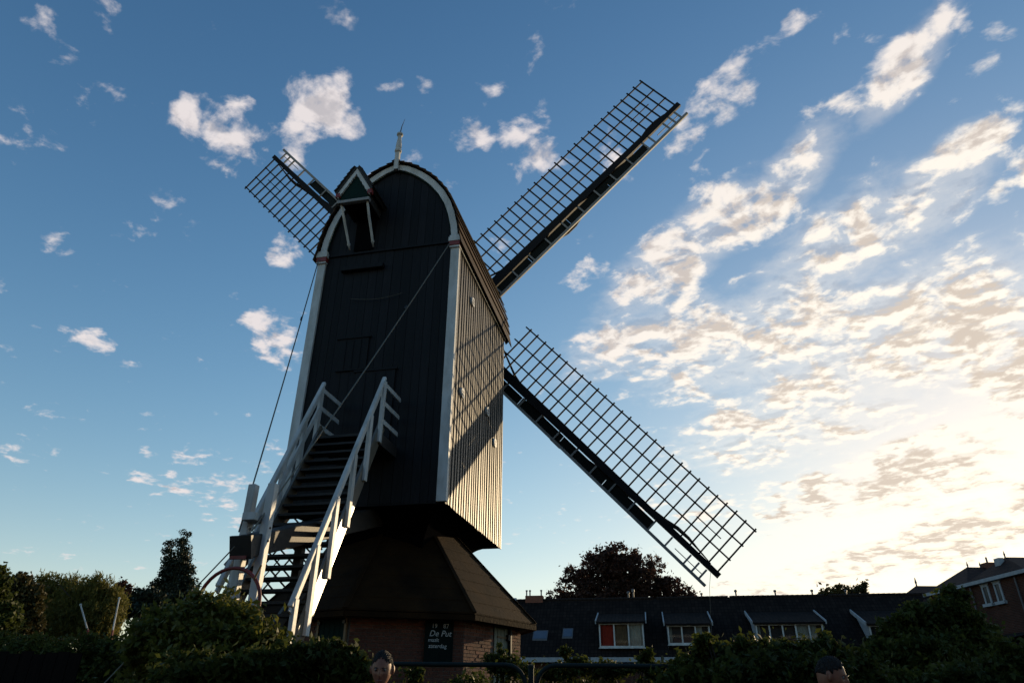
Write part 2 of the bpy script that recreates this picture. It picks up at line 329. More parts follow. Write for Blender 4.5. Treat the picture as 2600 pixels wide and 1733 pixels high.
# rear boards below and above the seam
nr = 16; rw = (W-.3)/nr
zs = 10.28+dz
lowm = MB(); lowm.box(-rw/2+.004, rw/2-.004, -.016, .016, 0, zs-z0+.02); lowm = lowm.mesh('rear_board'); lowm.materials.append(M['tar'])
ws = [random.uniform(.8, 1.2) for _ in range(nr)]; tot_ = sum(ws); acc = 0
for i in range(nr):
    x = -hw+.15+(W-.3)*(acc+ws[i]/2)/tot_; acc += ws[i]
    o = obj('board', lowm, None, body); o.scale = (ws[i]*nr/tot_, 1, 1); o.location = (x, -hl+.05+random.uniform(-.004, .004), z0-.02); o.rotation_euler = (0, 0, R(random.uniform(-1, 1)))
nr2 = 17; rw2 = 3.7/nr2
for i in range(nr2):
    xa = -1.85+rw2*i+.004; xb = xa+rw2-.008
    poly = [(xa, zs+.06), (xb, zs+.06), (xb, max(arch_z(xb, .06), zs+.1)), ((xa+xb)/2, max(arch_z((xa+xb)/2, .06), zs+.1)), (xa, max(arch_z(xa, .06), zs+.1))]
    b = MB(); b.prism(poly, -hl+.02+random.uniform(-.003, .003), -hl+.05); obj('board', b, 'tar', body)
obj('seam_strip', MB().box(-hw+.1, hw-.1, -hl-.01, -hl+.05, zs, zs+.055), 'tar', body)
# upper hatch lintel, shutters in the rear wall
bt = MB(); bt.box(-1.22, -.06, -hl-.10, -hl+.03, 9.74+dz, 9.86+dz); obj('lintel', bt, 'tar', body, bevel=.01)
for (xa, xb, za, zb) in ((-1.02, -.24, 6.9, 7.76), (-.47, .52, 4.9, 6.83)):
    d = MB(); d.box(xa, xb, -hl-.005, -hl+.03, za+dz, zb+dz)
    k = 4
    for q in range(1, k): d.box(xa+(xb-xa)*q/k-.012, xa+(xb-xa)*q/k+.012, -hl-.018, -hl, za+dz+.05, zb+dz-.05)
    d.box(xa-.05, xb+.05, -hl-.03, -hl+.02, zb+dz, zb+dz+.045)
    obj('door', d, 'tar', mill)
# corner posts and capitals
for s in (1, -1):
    cp = MB(); cp.box(s*(hw-.20), s*(hw+.02), -hl-.03, -hl+.05, z0, z1); cp.box(s*(hw-.02), s*(hw+.022), -hl-.028, -hl+.10, z0+.001, z1-.001)
    post = obj('corner_post', cp, 'white', mill, bevel=.008)
    cap = MB(); cap.box(s*(hw-.25), s*(hw+.06), -hl-.11, -hl+.12, z1+.14, z1+.27); cap.box(s*(hw-.23), s*(hw+.045), -hl-.085, -hl+.1, z1+.27, z1+.34)
    obj('capital', cap, 'white', post, bevel=.01)
    cr_ = MB(); cr_.box(s*(hw-.235), s*(hw+.05), -hl-.095, -hl+.11, z1+.02, z1+.14); obj('red_band', cr_, 'red', post, bevel=.008)
    obj('capital_foot', MB().box(s*(hw-.22), s*(hw+.04), -hl-.075, -hl+.1, z1-.03, z1+.02), 'white', post)
# white arch trim in short boards
tr = MB()
half = ARCH[::-1]
pts = [(-x, z) for x, z in half]+[(x, z) for x, z in ARCH[1:]]
def inset(pts, d):
    out = []
    for i, (x, z) in enumerate(pts):
        a = Vector(pts[max(i-1, 0)]); b = Vector(pts[min(i+1, len(pts)-1)]); t = (b-a).normalized(); out.append((x+t.y*d, z-t.x*d))
    return out
po = inset(pts, .05); pi = inset(pts, .22)
n = len(pts); vs_ = []
for y in (-hl-.07, -hl+.0):
    vs_ += [(x, y, z) for x, z in po]+[(x, y, z) for x, z in pi]
fs_ = []
for i in range(n-1):
    fs_ += [(i, i+1, n+i+1, n+i), (2*n+i, 3*n+i, 3*n+i+1, 2*n+i+1), (i, 2*n+i, 2*n+i+1, i+1), (n+i, n+i+1, 3*n+i+1, 3*n+i)]
fs_ += [(0, n, 3*n, 2*n), (n-1, 3*n-1, 4*n-1, 2*n-1)]
tr.add(vs_, fs_); obj('gable_trim', tr, 'white', mill)
pg = inset(pts, .22); pg2 = inset(pts, .25); vs_ = []
for y in (-hl-.03, -hl+.0): vs_ += [(x, y, z) for x, z in pg]+[(x, y, z) for x, z in pg2]
obj('green_edge', MB().add(vs_, fs_), 'green', mill)
# roof of long lapped boards
rcore = MB(); ya, yb = -hl-.02, hl+.42
nn = len(pts)
def rz_(z, y): return zE+(z-zE)*(1+.17*(y+hl)/L)
rv = []
for y in (ya, yb): rv += [(x, y, rz_(z, y)) for x, z in inset(pts, .035)]+[(x*.97, y, rz_(z, y)-.08) for x, z in inset(pts, .06)]
ff = []
n = nn
for i in range(n-1): ff += [(i, i+1, 2*n+i+1, 2*n+i), (n+i, 3*n+i, 3*n+i+1, n+i+1), (i, n+i, n+i+1, i+1), (2*n+i, 2*n+i+1, 3*n+i+1, 3*n+i)]
roof = obj('roof', rcore.add(rv, ff), 'roofwood', mill)
# resample arch into courses
def resample(pts, k):
    P_ = [Vector(p) for p in pts]; s = [0]
    for a, b in zip(P_, P_[1:]): s.append(s[-1]+(b-a).length)
    out = []
    for j in range(k+1):
        t = s[-1]*j/k
        for i in range(len(P_)-1):
            if t <= s[i+1]+1e-9: out.append(P_[i].lerp(P_[i+1], (t-s[i])/(s[i+1]-s[i]))); break
    return out
K = 15
rs = resample(ARCH, K)
yr0, yr1 = -hl-.16, hl+.46
for s in (1, -1):
    for i in range(K):
        a, b = rs[i], rs[i+1]
        if i == K-1: b = b+(b-a)*.55
        t = (b-a).normalized(); nrm = Vector((-t.y, t.x))
        if nrm.x < 0: nrm = -nrm
        vv = []
        for y in (yr0+random.uniform(-.012, .012), yr1):
            A = a-t*.03+nrm*.012; B = b+t*.015+nrm*.052
            A2 = A-nrm*.022; B2 = B-nrm*.026
            vv += [(s*q.x, y, rz_(q.y, y)) for q in (A, B, B2, A2)]
        obj('roof_board', MB().add(vv, [(0,1,2,3),(7,6,5,4),(0,4,5,1),(1,5,6,2),(2,6,7,3),(3,7,4,0)]), 'roofwood', roof)
obj('ridge_board', MB().prism([(-.12, ARCH[0][1]+.03), (0, ARCH[0][1]+.09), (.12, ARCH[0][1]+.03), (0, ARCH[0][1]+.02)], yr0, -hl+.3), 'roofwood', roof)
# finial
fz = 12.86+dz
fin = MB(); fin.box(-.02, .10, -hl-.19, -hl-.09, fz, fz+.62)
fin.lathe((.04, -hl-.14, fz+.60), [(.05, 0), (.095, .04), (.10, .10), (.075, .16), (.085, .22), (.078, .34), (.06, .50), (.05, .60), (.055, .64), (.09, .67), (.09, .72), (.05, .76), (.02, .78)], 14)
fo = obj('finial', fin, 'white', mill)
obj('rod', MB().tube([(.04, -hl-.14, fz+1.36), (.07, -hl-.14, fz+1.6), (.14, -hl-.14, fz+1.88)], [.016, .012, .004], 6), 'iron', fo)
# hoist hood
HX, HY = -.71, -3.50
hd = MB(); az = 12.40+dz; ez = 11.64+dz; hwid = .44
for s in (1, -1):
    e = Vector((HX+s*hwid, 0, ez)); a_ = Vector((HX, 0, az)); t = (e-a_).normalized(); nn_ = Vector((-t.z, 0, t.x)) * (1 if s < 0 else 1)
    if nn_.z < 0: nn_ = -nn_
    q = [a_+nn_*.0, e+t*.05, e+t*.05+nn_*.07, a_+nn_*.07+Vector((0, 0, .02))]
    hd.add([(p.x, HY-.06, p.z) for p in q]+[(p.x, -hl+.3, p.z) for p in q], [(0,1,2,3),(7,6,5,4),(0,4,5,1),(1,5,6,2),(2,6,7,3),(3,7,4,0)])
hood = obj('hoist_hood', hd, 'hoodroof', mill)
for s in (1, -1):
    for i in range(6):   # shingle courses on the hood
        e = Vector((HX+s*hwid, 0, ez)); a_ = Vector((HX, 0, az)); p0 = a_.lerp(e, i/6); p1 = a_.lerp(e, (i+1.15)/6); t = (e-a_).normalized(); nn_ = Vector((-t.z, 0, t.x))
        if nn_.z < 0: nn_ = -nn_
        q = [p0+nn_*.075, p1+nn_*.115, p1+nn_*.09, p0+nn_*.06]
        obj('shingle', MB().add([(p.x, HY-.10, p.z) for p in q]+[(p.x, -hl+.25, p.z) for p in q], [(0,1,2,3),(7,6,5,4),(0,4,5,1),(1,5,6,2),(2,6,7,3),(3,7,4,0)]), 'hoodroof', hood)
gp = MB().prism([(HX-.40, 11.38+dz), (HX+.40, 11.38+dz), (HX+.42, ez), (HX, az-.03), (HX-.42, ez)], HY+.02, HY+.06); obj('gable_panel', gp, 'green', hood)
for s in (1, -1):   # scalloped bargeboard
    poly = []; k = 5
    for i in range(k*4+1):
        t = i/(k*4); x = HX+s*hwid*t; z = az-.02+(ez-az)*t; w = .17+.03*abs(math.sin(t*math.pi*k)); poly.append((x, z-w))
    poly = [(HX, az-.01), (HX+s*hwid*1.02, ez)]+poly[::-1]
    if s < 0: poly = poly[::-1]
    obj('bargeboard', MB().prism(poly, HY-.04, HY+.01), 'white', hood)
    obj('red_tip', MB().box(HX+s*.44-.06, HX+s*.44+.06, HY-.05, HY+.06, ez-.16, ez-.03), 'red', hood)
    bx0 = HX+s*.36
    obj('side_panel', MB().box(bx0-.02, bx0+.02, HY+.06, -hl+.05, 11.36+dz, ez+.05), 'wood', hood)
    st = MB().tube([(HX+s*.36, HY+.05, 11.34+dz), (HX+s*.345, HY+.30, 11.0+dz), (HX+s*.335, -hl-.19, 10.52+dz), (HX+s*.335, -hl-.17, 10.50+dz), (HX+s*.333, -hl-.15, 10.46+dz), (HX+s*.332, -hl-.08, 10.37+dz)], [.032, .036, .034, .05, .03, .022], 8)
    obj('strut', st, 'white', hood, smooth=True)
obj('beam', MB().box(HX-.44, HX+.44, HY-.03, HY+.09, 11.29+dz, 11.38+dz), 'batten', hood, bevel=.01)
obj('hatch', MB().box(HX-.25, HX+.28, -hl-.012, -hl+.03, 10.38+dz, 11.9+dz), 'core', hood)
# round vents in the side wall
for (y, z) in ((-1.22, 9.31), (-1.8, 6.45), (.61, 6.92), (1.5, 6.33)):
    v = MB(); v.tube([(hw-.03, y, z+dz), (hw+.035, y, z+dz)], .13, 16)
    vo = obj('wall_vent', v, 'white', mill, smooth=False)
    for q in (-.05, .02): obj('slot', MB().box(hw+.03, hw+.042, y-.07, y+.07, z+dz+q, z+dz+q+.025), 'iron', vo)
# white drip edge under the side eave
for s in (1, -1): obj('eave_strip', MB().box(s*(hw-.03), s*(hw+.035), -hl+.1, hl-.05, zE-.20, zE-.12), 'white', mill)
# skirt under the body
sk = MB(); rings = []
for i in range(9):
    th = i/8*math.pi/2; sc_ = 1-.47*math.sin(th); zz = z0+.02-1.0*(1-math.cos(th)) - (.0 if i else 0)
    rings.append([(sx*(hw-.03)*sc_, sy*(hl-.03)*sc_, zz) for sx, sy in ((-1,-1),(1,-1),(1,1),(-1,1))])
rings.append([(x, y, z-.4) for x, y, z in rings[-1]])
sk.add([q for r_ in rings for q in r_], [(i*4+j, i*4+(j+1) % 4, (i+1)*4+(j+1) % 4, (i+1)*4+j) for i in range(9) for j in range(4)])
obj('skirt', sk, 'core', mill)
# ---------------- base
base = MB(); A0 = 36.5
def oc(r, k, z): a = R(A0+45*k)-PSI; return (r*math.sin(a), -r*math.cos(a), z)
rw_ = 2.93
base.add([oc(rw_, k, -.15) for k in range(8)]+[oc(rw_, k, 1.43+dz) for k in range(8)], [(k, (k+1) % 8, 8+(k+1) % 8, 8+k) for k in range(8)]+[tuple(range(7, -1, -1)), tuple(range(8, 16))])
wallb = obj('base_wall', base, 'mortar', mill)
apo = rw_*math.cos(R(22.5)); fl = 2*rw_*math.sin(R(22.5))
brm = MB().box(-.104, .104, -.05, .012, -.027, .027).mesh('brick'); brm.materials.append(M['brick'])
brh = MB().box(-.05, .05, -.05, .012, -.027, .027).mesh('half_brick'); brh.materials.append(M['brick'])
facets = {}   # facet k between corner k and k+1, centre angle A0+22.5+45k
holes = {0: [(-.02, .60, -1, 1.40)], -1: [(.34, .90, .62, 1.42)], -2: [(.27, 1.09, -1, 1.46)]}
lst = []
for k in (-2, -1, 0, 1):
    ang = R(A0+22.5+45*k)-PSI; nrm = Vector((math.sin(ang), -math.cos(ang), 0)); tx = Vector((math.cos(ang), math.sin(ang), 0))
    row = 0; z = -.05
    while z < 1.43+dz-.03:
        x = -fl/2
        while x < fl/2-.03:
            w_ = min(.11 if (row % 2 and x == -fl/2) else .22, fl/2-x); xc = x+w_/2
            zc = z+.03-dz
            hide = any(a-.06 < xc < b+.06 and c < zc < d_ for a, b, c, d_ in holes.get(k, []) if k != -1)
            if not hide: lst.append((k, xc, z+.03, nrm, tx, (w_-.012)/.208))
            x += w_
        z += .066; row += 1
def prio(e): return (0 if e[0] == 0 else 1 if e[0] == -1 else 2, -e[2])
lst.sort(key=prio)
rest = MB()
for i, (k, xc, z, nrm, tx, sx_) in enumerate(lst):
    Mx = Matrix((tx, nrm, Vector((0, 0, 1)))).transposed().to_4x4(); jit = random.uniform(-.004, .004)
    Mx.translation = tx*xc+nrm*(apo+jit)+Vector((0, 0, z))
    Mx = Mx @ Matrix.Diagonal((sx_, 1, 1, 1))
    if i < 295: obj('brick', brm, None, wallb, mw=Mx)
    else: rest.add([Mx @ v.co for v in brm.vertices], [tuple(p.vertices) for p in brm.polygons])
tag(obj('brickwork', rest, 'brick', wallb), kind='stuff')
def facet_mat(k, x, z, off=0.0):
    ang = R(A0+22.5+45*k)-PSI; nrm = Vector((math.sin(ang), -math.cos(ang), 0)); tx = Vector((math.cos(ang), math.sin(ang), 0))
    Mx = Matrix((tx, -nrm, Vector((0, 0, 1)))).transposed().to_4x4(); Mx.translation = tx*x+nrm*(apo+off)+Vector((0, 0, z+dz)); return Mx
# pale door on the sunlit side (recessed)
dr = obj('door', MB().box(-.28, .28, -.02, .02, -1.75, 1.36-.0), 'paledoor', mill, mw=facet_mat(0, .29, 0, -.01))
for q in range(1, 4): obj('door_board_strip', MB().box(-.28+.14*q-.006, -.28+.14*q+.006, -.028, -.018, -1.7, 1.34), 'paledoor', dr)
obj('hinge', MB().box(-.16, .27, -.04, -.02, 1.16, 1.20), 'ochre', dr)
obj('hinge_block', MB().box(.2, .3, -.09, -.02, 1.12, 1.24), 'iron', dr)
obj('door_knob', MB().lathe((-.06, -.02, 1.0), [(.05, 0), (.05, .02), (.03, .04), (.0, .05)], 10, (0, -1, 0)), 'white', dr)
obj('handle', MB().box(-.22, -.19, -.06, -.02, .74, .84), 'iron', dr)
obj('door_frame', MB().box(.28, .33, -.10, .06, -1.75, 1.40).box(-.30, -.28, -.03, .06, -1.75, 1.40), 'iron', dr)  # black frame: shade of the right door jamb put into the colour
# green door left
dg = obj('door', MB().box(-.34, .34, -.03, .02, -1.75, 1.38), 'green', mill, mw=facet_mat(-2, .68, 0, 0))
for q in range(1, 5): obj('door_board_strip', MB().box(-.34+.136*q-.006, -.34+.136*q+.006, -.036, -.028, -1.7, 1.3), 'green', dg)
obj('door_frame', MB().box(-.39, -.34, -.05, .05, -1.75, 1.43).box(.34, .39, -.05, .05, -1.75, 1.43).box(-.34, .34, -.05, .05, 1.385, 1.43), 'ochre', dg)
for s in (1, -1): obj('hinge_block', MB().box(s*.30, s*.37, -.07, -.03, 1.28, 1.34), 'iron', dg)
# base roof
sl = 1.02; re = 3.30
def rzb(r): return 1.50+(re-r)*sl+dz
rp = obj('base_roof', MB().add([oc(re-.05, k, rzb(re)-.1) for k in range(8)]+[oc(1.1, k, rzb(1.1)-.06) for k in range(8)], [(k, (k+1) % 8, 8+(k+1) % 8, 8+k) for k in range(8)]+[tuple(range(8))]), 'wood', mill)
for k in range(8):
    NC = 9
    for q in range(NC):
        r0_ = re+(1.1-re)*q/NC; r1_ = re+(1.1-re)*(q+1)/NC-.03; j_ = random.uniform(-.004, .004)
        qs = [oc(r0_, k, rzb(r0_)+.018+j_), oc(r0_, k+1, rzb(r0_)+.018+j_), oc(r1_, k+1, rzb(r1_)+.002), oc(r1_, k, rzb(r1_)+.002)]
        obj('roof_board', MB().add(qs+[(x, y, z-.03) for x, y, z in qs], [(0,1,2,3),(7,6,5,4),(0,4,5,1),(1,5,6,2),(2,6,7,3),(3,7,4,0)]), 'bit', rp)
    obj('eave_board', MB().beam(Vector(oc(re-.01, k, rzb(re)-.075)), Vector(oc(re-.01, k+1, rzb(re)-.075)), .045, .10), 'bit', rp)
    obj('hip_strip', MB().beam(Vector(oc(re, k, rzb(re)+.02)), Vector(oc(1.1, k, rzb(1.1)+.02)), .09, .035), 'bit', rp)
# ---------------- staircase
def rail_z(y): return 6.06+dz+1.92*(y+3.65)
XS = .68
YB = -6.55
def sy(z_rail): return -3.65+(z_rail-6.06-dz)/1.92
strg = MB()
for s in (1, -1):
    x = s*XS
    strg.beam((x, -3.45, rail_z(-3.45)-1.33), (x, YB, max(rail_z(YB)-1.33, -.1)), .055, .26, (0, -.6, 1))
stair = obj('staircase', strg, 'gloss', mill)
trm = MB().box(-XS+.03, XS-.03, -.13, .13, -.022, .022).mesh('tread'); trm.materials.append(M['tread'])
k = 0; z = rail_z(-3.62)-1.28
while True:
    y = sy(z+1.30)
    if y < YB+.05: break
    o = obj('tread', trm, None, stair); o.location = (0, y, z); o.rotation_euler = (R(random.uniform(-2, 2)), 0, 0); z -= .205
obj('platform', MB().box(-XS-.05, XS+.05, -3.62, -hl-.02, rail_z(-3.65)-1.22, rail_z(-3.65)-1.15), 'wood', stair)
for xj in (-XS, XS): obj('platform_joist', MB().box(xj-.05, xj+.05, -3.6, -hl, rail_z(-3.65)-1.40, rail_z(-3.65)-1.22), 'wood', stair)
for s in (1, -1):
    x = s*(XS+.05)
    ye = -6.18 if s > 0 else -6.0
    h = MB().beam((x-s*.02, -3.60, rail_z(-3.60)), (x-s*.02, ye, rail_z(ye)), .085, .075, (0, -.9, .5)); obj('handrail', h, 'white', stair, bevel=.02)
    h = MB().beam((x-s*.015, -3.64, rail_z(-3.64)-.10), (x-s*.015, ye+.01, rail_z(ye+.01)-.10), .03, .10, (0, -.9, .5)); obj('rail_board', h, 'white', stair)
    if s < 0:
        h = MB().beam((x+.03, -3.68, rail_z(-3.68)-.50), (x+.03, ye, rail_z(ye)-.50), .035, .10, (0, -.9, .5)); obj('middle_rail', h, 'white', stair)
    for yy in (-3.62, -4.12, -4.64, -5.14, -5.62, -6.08):
        b = MB(); b.box(x-.035, x+.035, yy-.06, yy+.06, rail_z(yy)-1.44, rail_z(yy)-.06); obj('baluster', b, 'white', stair, bevel=.01)
    for zz in (-.13, -.55, -.95):
        obj('platform_rail', MB().box(x-.02, x+.02, -3.60, -hl-.06, rail_z(-3.62)+zz-.05, rail_z(-3.62)+zz+.05), 'white', stair)
# struts under the stairs
obj('stair_prop', MB().box(-.06, .08, -4.95, -4.82, .0, 3.0), 'wood', stair)
obj('stair_brace', MB().beam((.35, -4.35, 3.0), (-.62, -5.7, .35), .13, .16), 'wood', stair)
# ---------------- tail pole and winch
tp = MB(); tp.beam((0, -1.2, 3.80+dz), (.05, -6.72, 2.00+dz), .44, .42, (0, 0, 1), .34, .32)
tail = obj('tail_pole', tp, 'wood', mill, bevel=.02)
M['fencewood'] = mat('brown_black_board', (.014, .009, .007), (.008, .006, .005), .9, 6, (5, 5, .6), .3, spec=.1)
for x in (.22, -.13):
    b = MB(); b.box(x-.065, x+.065, -6.47, -6.33, .05, 3.06+dz); obj('winch_post', b, 'white', tail, bevel=.015)
    for zz in (2.35, 2.15): obj('bolt', MB().tube([(x+.06, -6.40, zz+dz), (x+.078, -6.40, zz+dz)], .018, 8), 'iron', tail)
obj('saddle_block', MB().box(-.10, .13, -6.62, -6.30, 2.44+dz, 2.56+dz), 'white', tail, bevel=.01)
obj('end_band', MB().beam((.05, -6.68, 2.013+dz), (.05, -6.735, 1.995+dz), .365, .345), 'iron', tail)
obj('red_end', MB().beam((.05, -6.735, 1.85+dz), (.05, -6.745, 1.85+dz), .26, .05), 'red', tail)
wheel = MB(); wc = Vector((.16, -6.95, 1.16+dz)); wr = .50
wheel.tube([wc+Vector((math.cos(a)*wr, 0, math.sin(a)*wr)) for a in np.linspace(0, 2*math.pi, 33)], .026, 8, cap=False)
wo_ = obj('winch_wheel', wheel, 'red', tail, smooth=True)
for i in range(3):
    a = R(200+70*i); obj('spoke', MB().tube([wc, wc+Vector((math.cos(a)*wr, 0, math.sin(a)*wr))], .016, 6), 'red', wo_)
a = math.radians(42); obj('handle', MB().tube([wc+Vector((math.cos(a)*wr*.97, -.02, math.sin(a)*wr*.97)), wc+Vector((math.cos(a)*wr*1.0+.13, -.12, math.sin(a)*wr+.17))], .014, 6), 'ochre', wo_)
obj('winch_drum', MB().tube([wc, wc+Vector((0, .55, 0))], .09, 12), 'green', tail)
# stay cables from the roof corners to the tail
for x, n_ in ((-1.86, 14), (1.72, 14)):
    a = Vector((x, -hl-.14, 10.16+dz)); b = Vector((-.10 if x < 0 else .12, -6.62, 2.26+dz)); pts_ = [a.lerp(b, t)-Vector((0, 0, .10*math.sin(math.pi*t))) for t in np.linspace(0, 1, n_)]
    c = obj('stay_cable', MB().tube(pts_, .013, 6), 'wire', mill)
    q = a.lerp(b, .32); obj('turnbuckle', MB().tube([q-(b-a).normalized()*.06, q+(b-a).normalized()*.06], .022, 6), 'iron', c)
obj('anchor_cable', MB().tube([(.0, -6.8, 2.0+dz), (-1.6, -7.3, .35)], .010, 6), 'wire', mill)
obj('loose_rope', MB().tube([Vector((-.85+1.37*t, -hl-.03, 8.90+dz-.09*math.sin(math.pi*t))) for t in np.linspace(0, 1, 12)], .008, 5), 'rope', mill)
# ---------------- sails
PHI, TILT = .7545, .1647
H = Vector((0, 3.6424, 11.2714+dz)); e1 = Vector((1, 0, 0)); e2 = Vector((0, -math.sin(TILT), math.cos(TILT))); nv = Vector((0, math.cos(TILT), math.sin(TILT)))
shaft = MB(); shaft.tube([H-nv*3.0, H+nv*.35], .30, 16); shaft.beam(H-nv*.95, H+nv*.45, .62, .62)
obj('wind_shaft', shaft, 'stock', mill)
def sail_meshes(Rr):
    S = {}
    S['stock'] = MB().beam((-.25, .02, 0), (Rr+.08, .0, 0), .34, .20, (0, 0, 1), .17, .12).mesh('stock'); S['stock'].materials.append(M['stock'])
    S['bar'] = MB().box(-.024, .024, -.06, 1.74, -.018, .018).mesh('crossbar'); S['bar'].materials.append(M['sailwood'])
    S['lath'] = MB().box(1.72, Rr+.03, -.023, .023, -.042, -.012).mesh('lath'); S['lath'].materials.append(M['sailwood'])
    S['short'] = MB().box(Rr-.95, Rr-.05, -.015, .015, -.03, -.005).mesh('short_lath'); S['short'].materials.append(M['sailwood'])
    S['batten'] = MB().box(1.45, Rr-.02, -.52, -.43, -.03, .05).mesh('edge_batten'); S['batten'].materials.append(M['batten'])
    S['stub'] = MB().box(-.028, .028, -.50, -.10, .02, .06).mesh('stub_bar'); S['stub'].materials.append(M['batten'])
    S['small'] = MB().box(Rr-1.3, Rr-.25, -.31, -.285, .02, .045).mesh('small_lath'); S['small'].materials.append(M['batten'])
    S['board'] = MB().add([(0, -.15, -.005), (1.86, -.15, -.005), (1.86, -.44, -.045), (0, -.44, -.045), (0, -.15, .015), (1.86, -.15, .015), (1.86, -.44, -.025), (0, -.44, -.025)],
        [(0,1,2,3),(7,6,5,4),(0,4,5,1),(1,5,6,2),(2,6,7,3),(3,7,4,0)]).mesh('lead_board'); S['board'].materials.append(M['sailgreen'])
    pth_ = [(.9, .95, -.2), (1.6, .6, -.18), (2.6, .20, -.16), (3.6, -.08, -.15), (4.5, -.28, -.15), (5.0, -.43, -.13), (5.35, -.44, -.13), (5.9, -.30, -.14), (7.2, -.12, -.14), (8.6, .02, -.14), (9.2, .10, -.12), (9.6, .19, -.11), (10.0, .20, -.1), (10.35, .16, -.1), (Rr-.3, .1, -.1)]
    S['cloth'] = MB().tube(pth_, [.02, .025, .04, .09, .11, .11, .10, .10, .10, .09, .07, .06, .05, .03, .015], 9).mesh('sail_cloth'); S['cloth'].materials.append(M['cloth'])
    return S
def make_sail(ang, off, Rr, S):
    d = e1*math.cos(ang)+e2*math.sin(ang); q = -e1*math.sin(ang)+e2*math.cos(ang)
    Mx = Matrix((d, q, -nv)).transposed().to_4x4(); Mx.translation = H+nv*off
    s = obj('sail', S['stock'], None, mill, mw=Mx)
    nbar = 28; step = (Rr-1.82)/(nbar-.6)
    for i in range(nbar):
        o = obj('crossbar', S['bar'], None, s); o.location = (Rr-.03-step*i, random.uniform(-.015, .02), 0); o.rotation_euler = (R(random.uniform(-.6, .6)), 0, R(random.uniform(-.5, .5)))
    for v in (.55, 1.10, 1.66): o = obj('lath', S['lath'], None, s); o.location = (0, v, 0)
    o = obj('short_lath', S['short'], None, s); o.location = (-.5, .83, 0)
    obj('edge_batten', S['batten'], None, s); obj('small_lath', S['small'], None, s)
    for i in range(4): o = obj('lead_board', S['board'], None, s); o.location = (1.52+1.875*i, random.uniform(-.01, .01), 0)
    for x in list(np.arange(1.9, 9.0, .79))+[9.02, Rr-1.55, Rr-.85, Rr-.55, Rr-.28]:
        o = obj('stub_bar', S['stub'], None, s); o.location = (x, random.uniform(-.01, .02), 0)
    obj('sail_cloth', S['cloth'], None, s, smooth=True)
    return s
S1 = sail_meshes(11.22); S2 = sail_meshes(10.88)
make_sail(PHI-math.pi/2, 0, 11.22, S1); make_sail(PHI+math.pi/2, 0, 11.22, S1)
make_sail(PHI-.028, -.62, 10.88, S2); make_sail(PHI+.05+math.pi, -.35, 10.88, S2)
# loose sheet line hanging from the lower right sail tip
tipB = H+(e1*math.cos(PHI-math.pi/2)+e2*math.sin(PHI-math.pi/2))*11.0
obj('sheet_line', MB().tube([tipB, tipB+Vector((-.10, -.02, -.5)), tipB+Vector((-.16, 0, -1.2)), tipB+Vector((-.22, 0, -2.2))], .006, 5), 'rope', mill)
# ---------------- sign on the base wall
fm = facet_mat(-1, .62, 0, .06)
sgn = thing('sign_board', 'dark green painted board with white lettering on the brick base', 'sign', (0, 0, 0))
sgn.matrix_world = Matrix.Translation((MX, MY, ZG)) @ Matrix.Rotation(PSI, 4, 'Z') @ fm
obj('panel', MB().prism([(-.26, .62), (.26, .62), (.26, 1.37), (.0, 1.45), (-.26, 1.37)], -.02, .015), 'sign', sgn)
obj('board_frame', MB().box(-.28, -.26, -.03, .02, .60, 1.37).box(.26, .28, -.03, .02, .60, 1.37).box(-.28, .28, -.03, .02, .585, .60), 'sign', sgn)
def text(body, x, z, size, parent, shear=0.0, align='LEFT'):
    cu = bpy.data.curves.new('lettering', 'FONT'); cu.body = body; cu.size = size; cu.shear = shear; cu.extrude = .003; cu.align_x = align; cu.resolution_u = 3
    t = bpy.data.objects.new('lettering', cu); col.objects.link(t)
    dg_ = bpy.context.evaluated_depsgraph_get(); me = bpy.data.meshes.new_from_object(t.evaluated_get(dg_)); bpy.data.objects.remove(t)
    me.materials.clear(); me.materials.append(M['letters'])
    o = obj('lettering', me, None, parent); o.location = (x, -.024, z); o.rotation_euler = (math.pi/2, 0, 0); return o
text('19', -.16, 1.235, .115, sgn); text('87', .07, 1.235, .115, sgn)
text('De Put', -.205, 1.085, .155, sgn, .25); text('maalt', -.22, .985, .10, sgn, .1); text('zaterdag', -.205, .875, .105, sgn, .1)

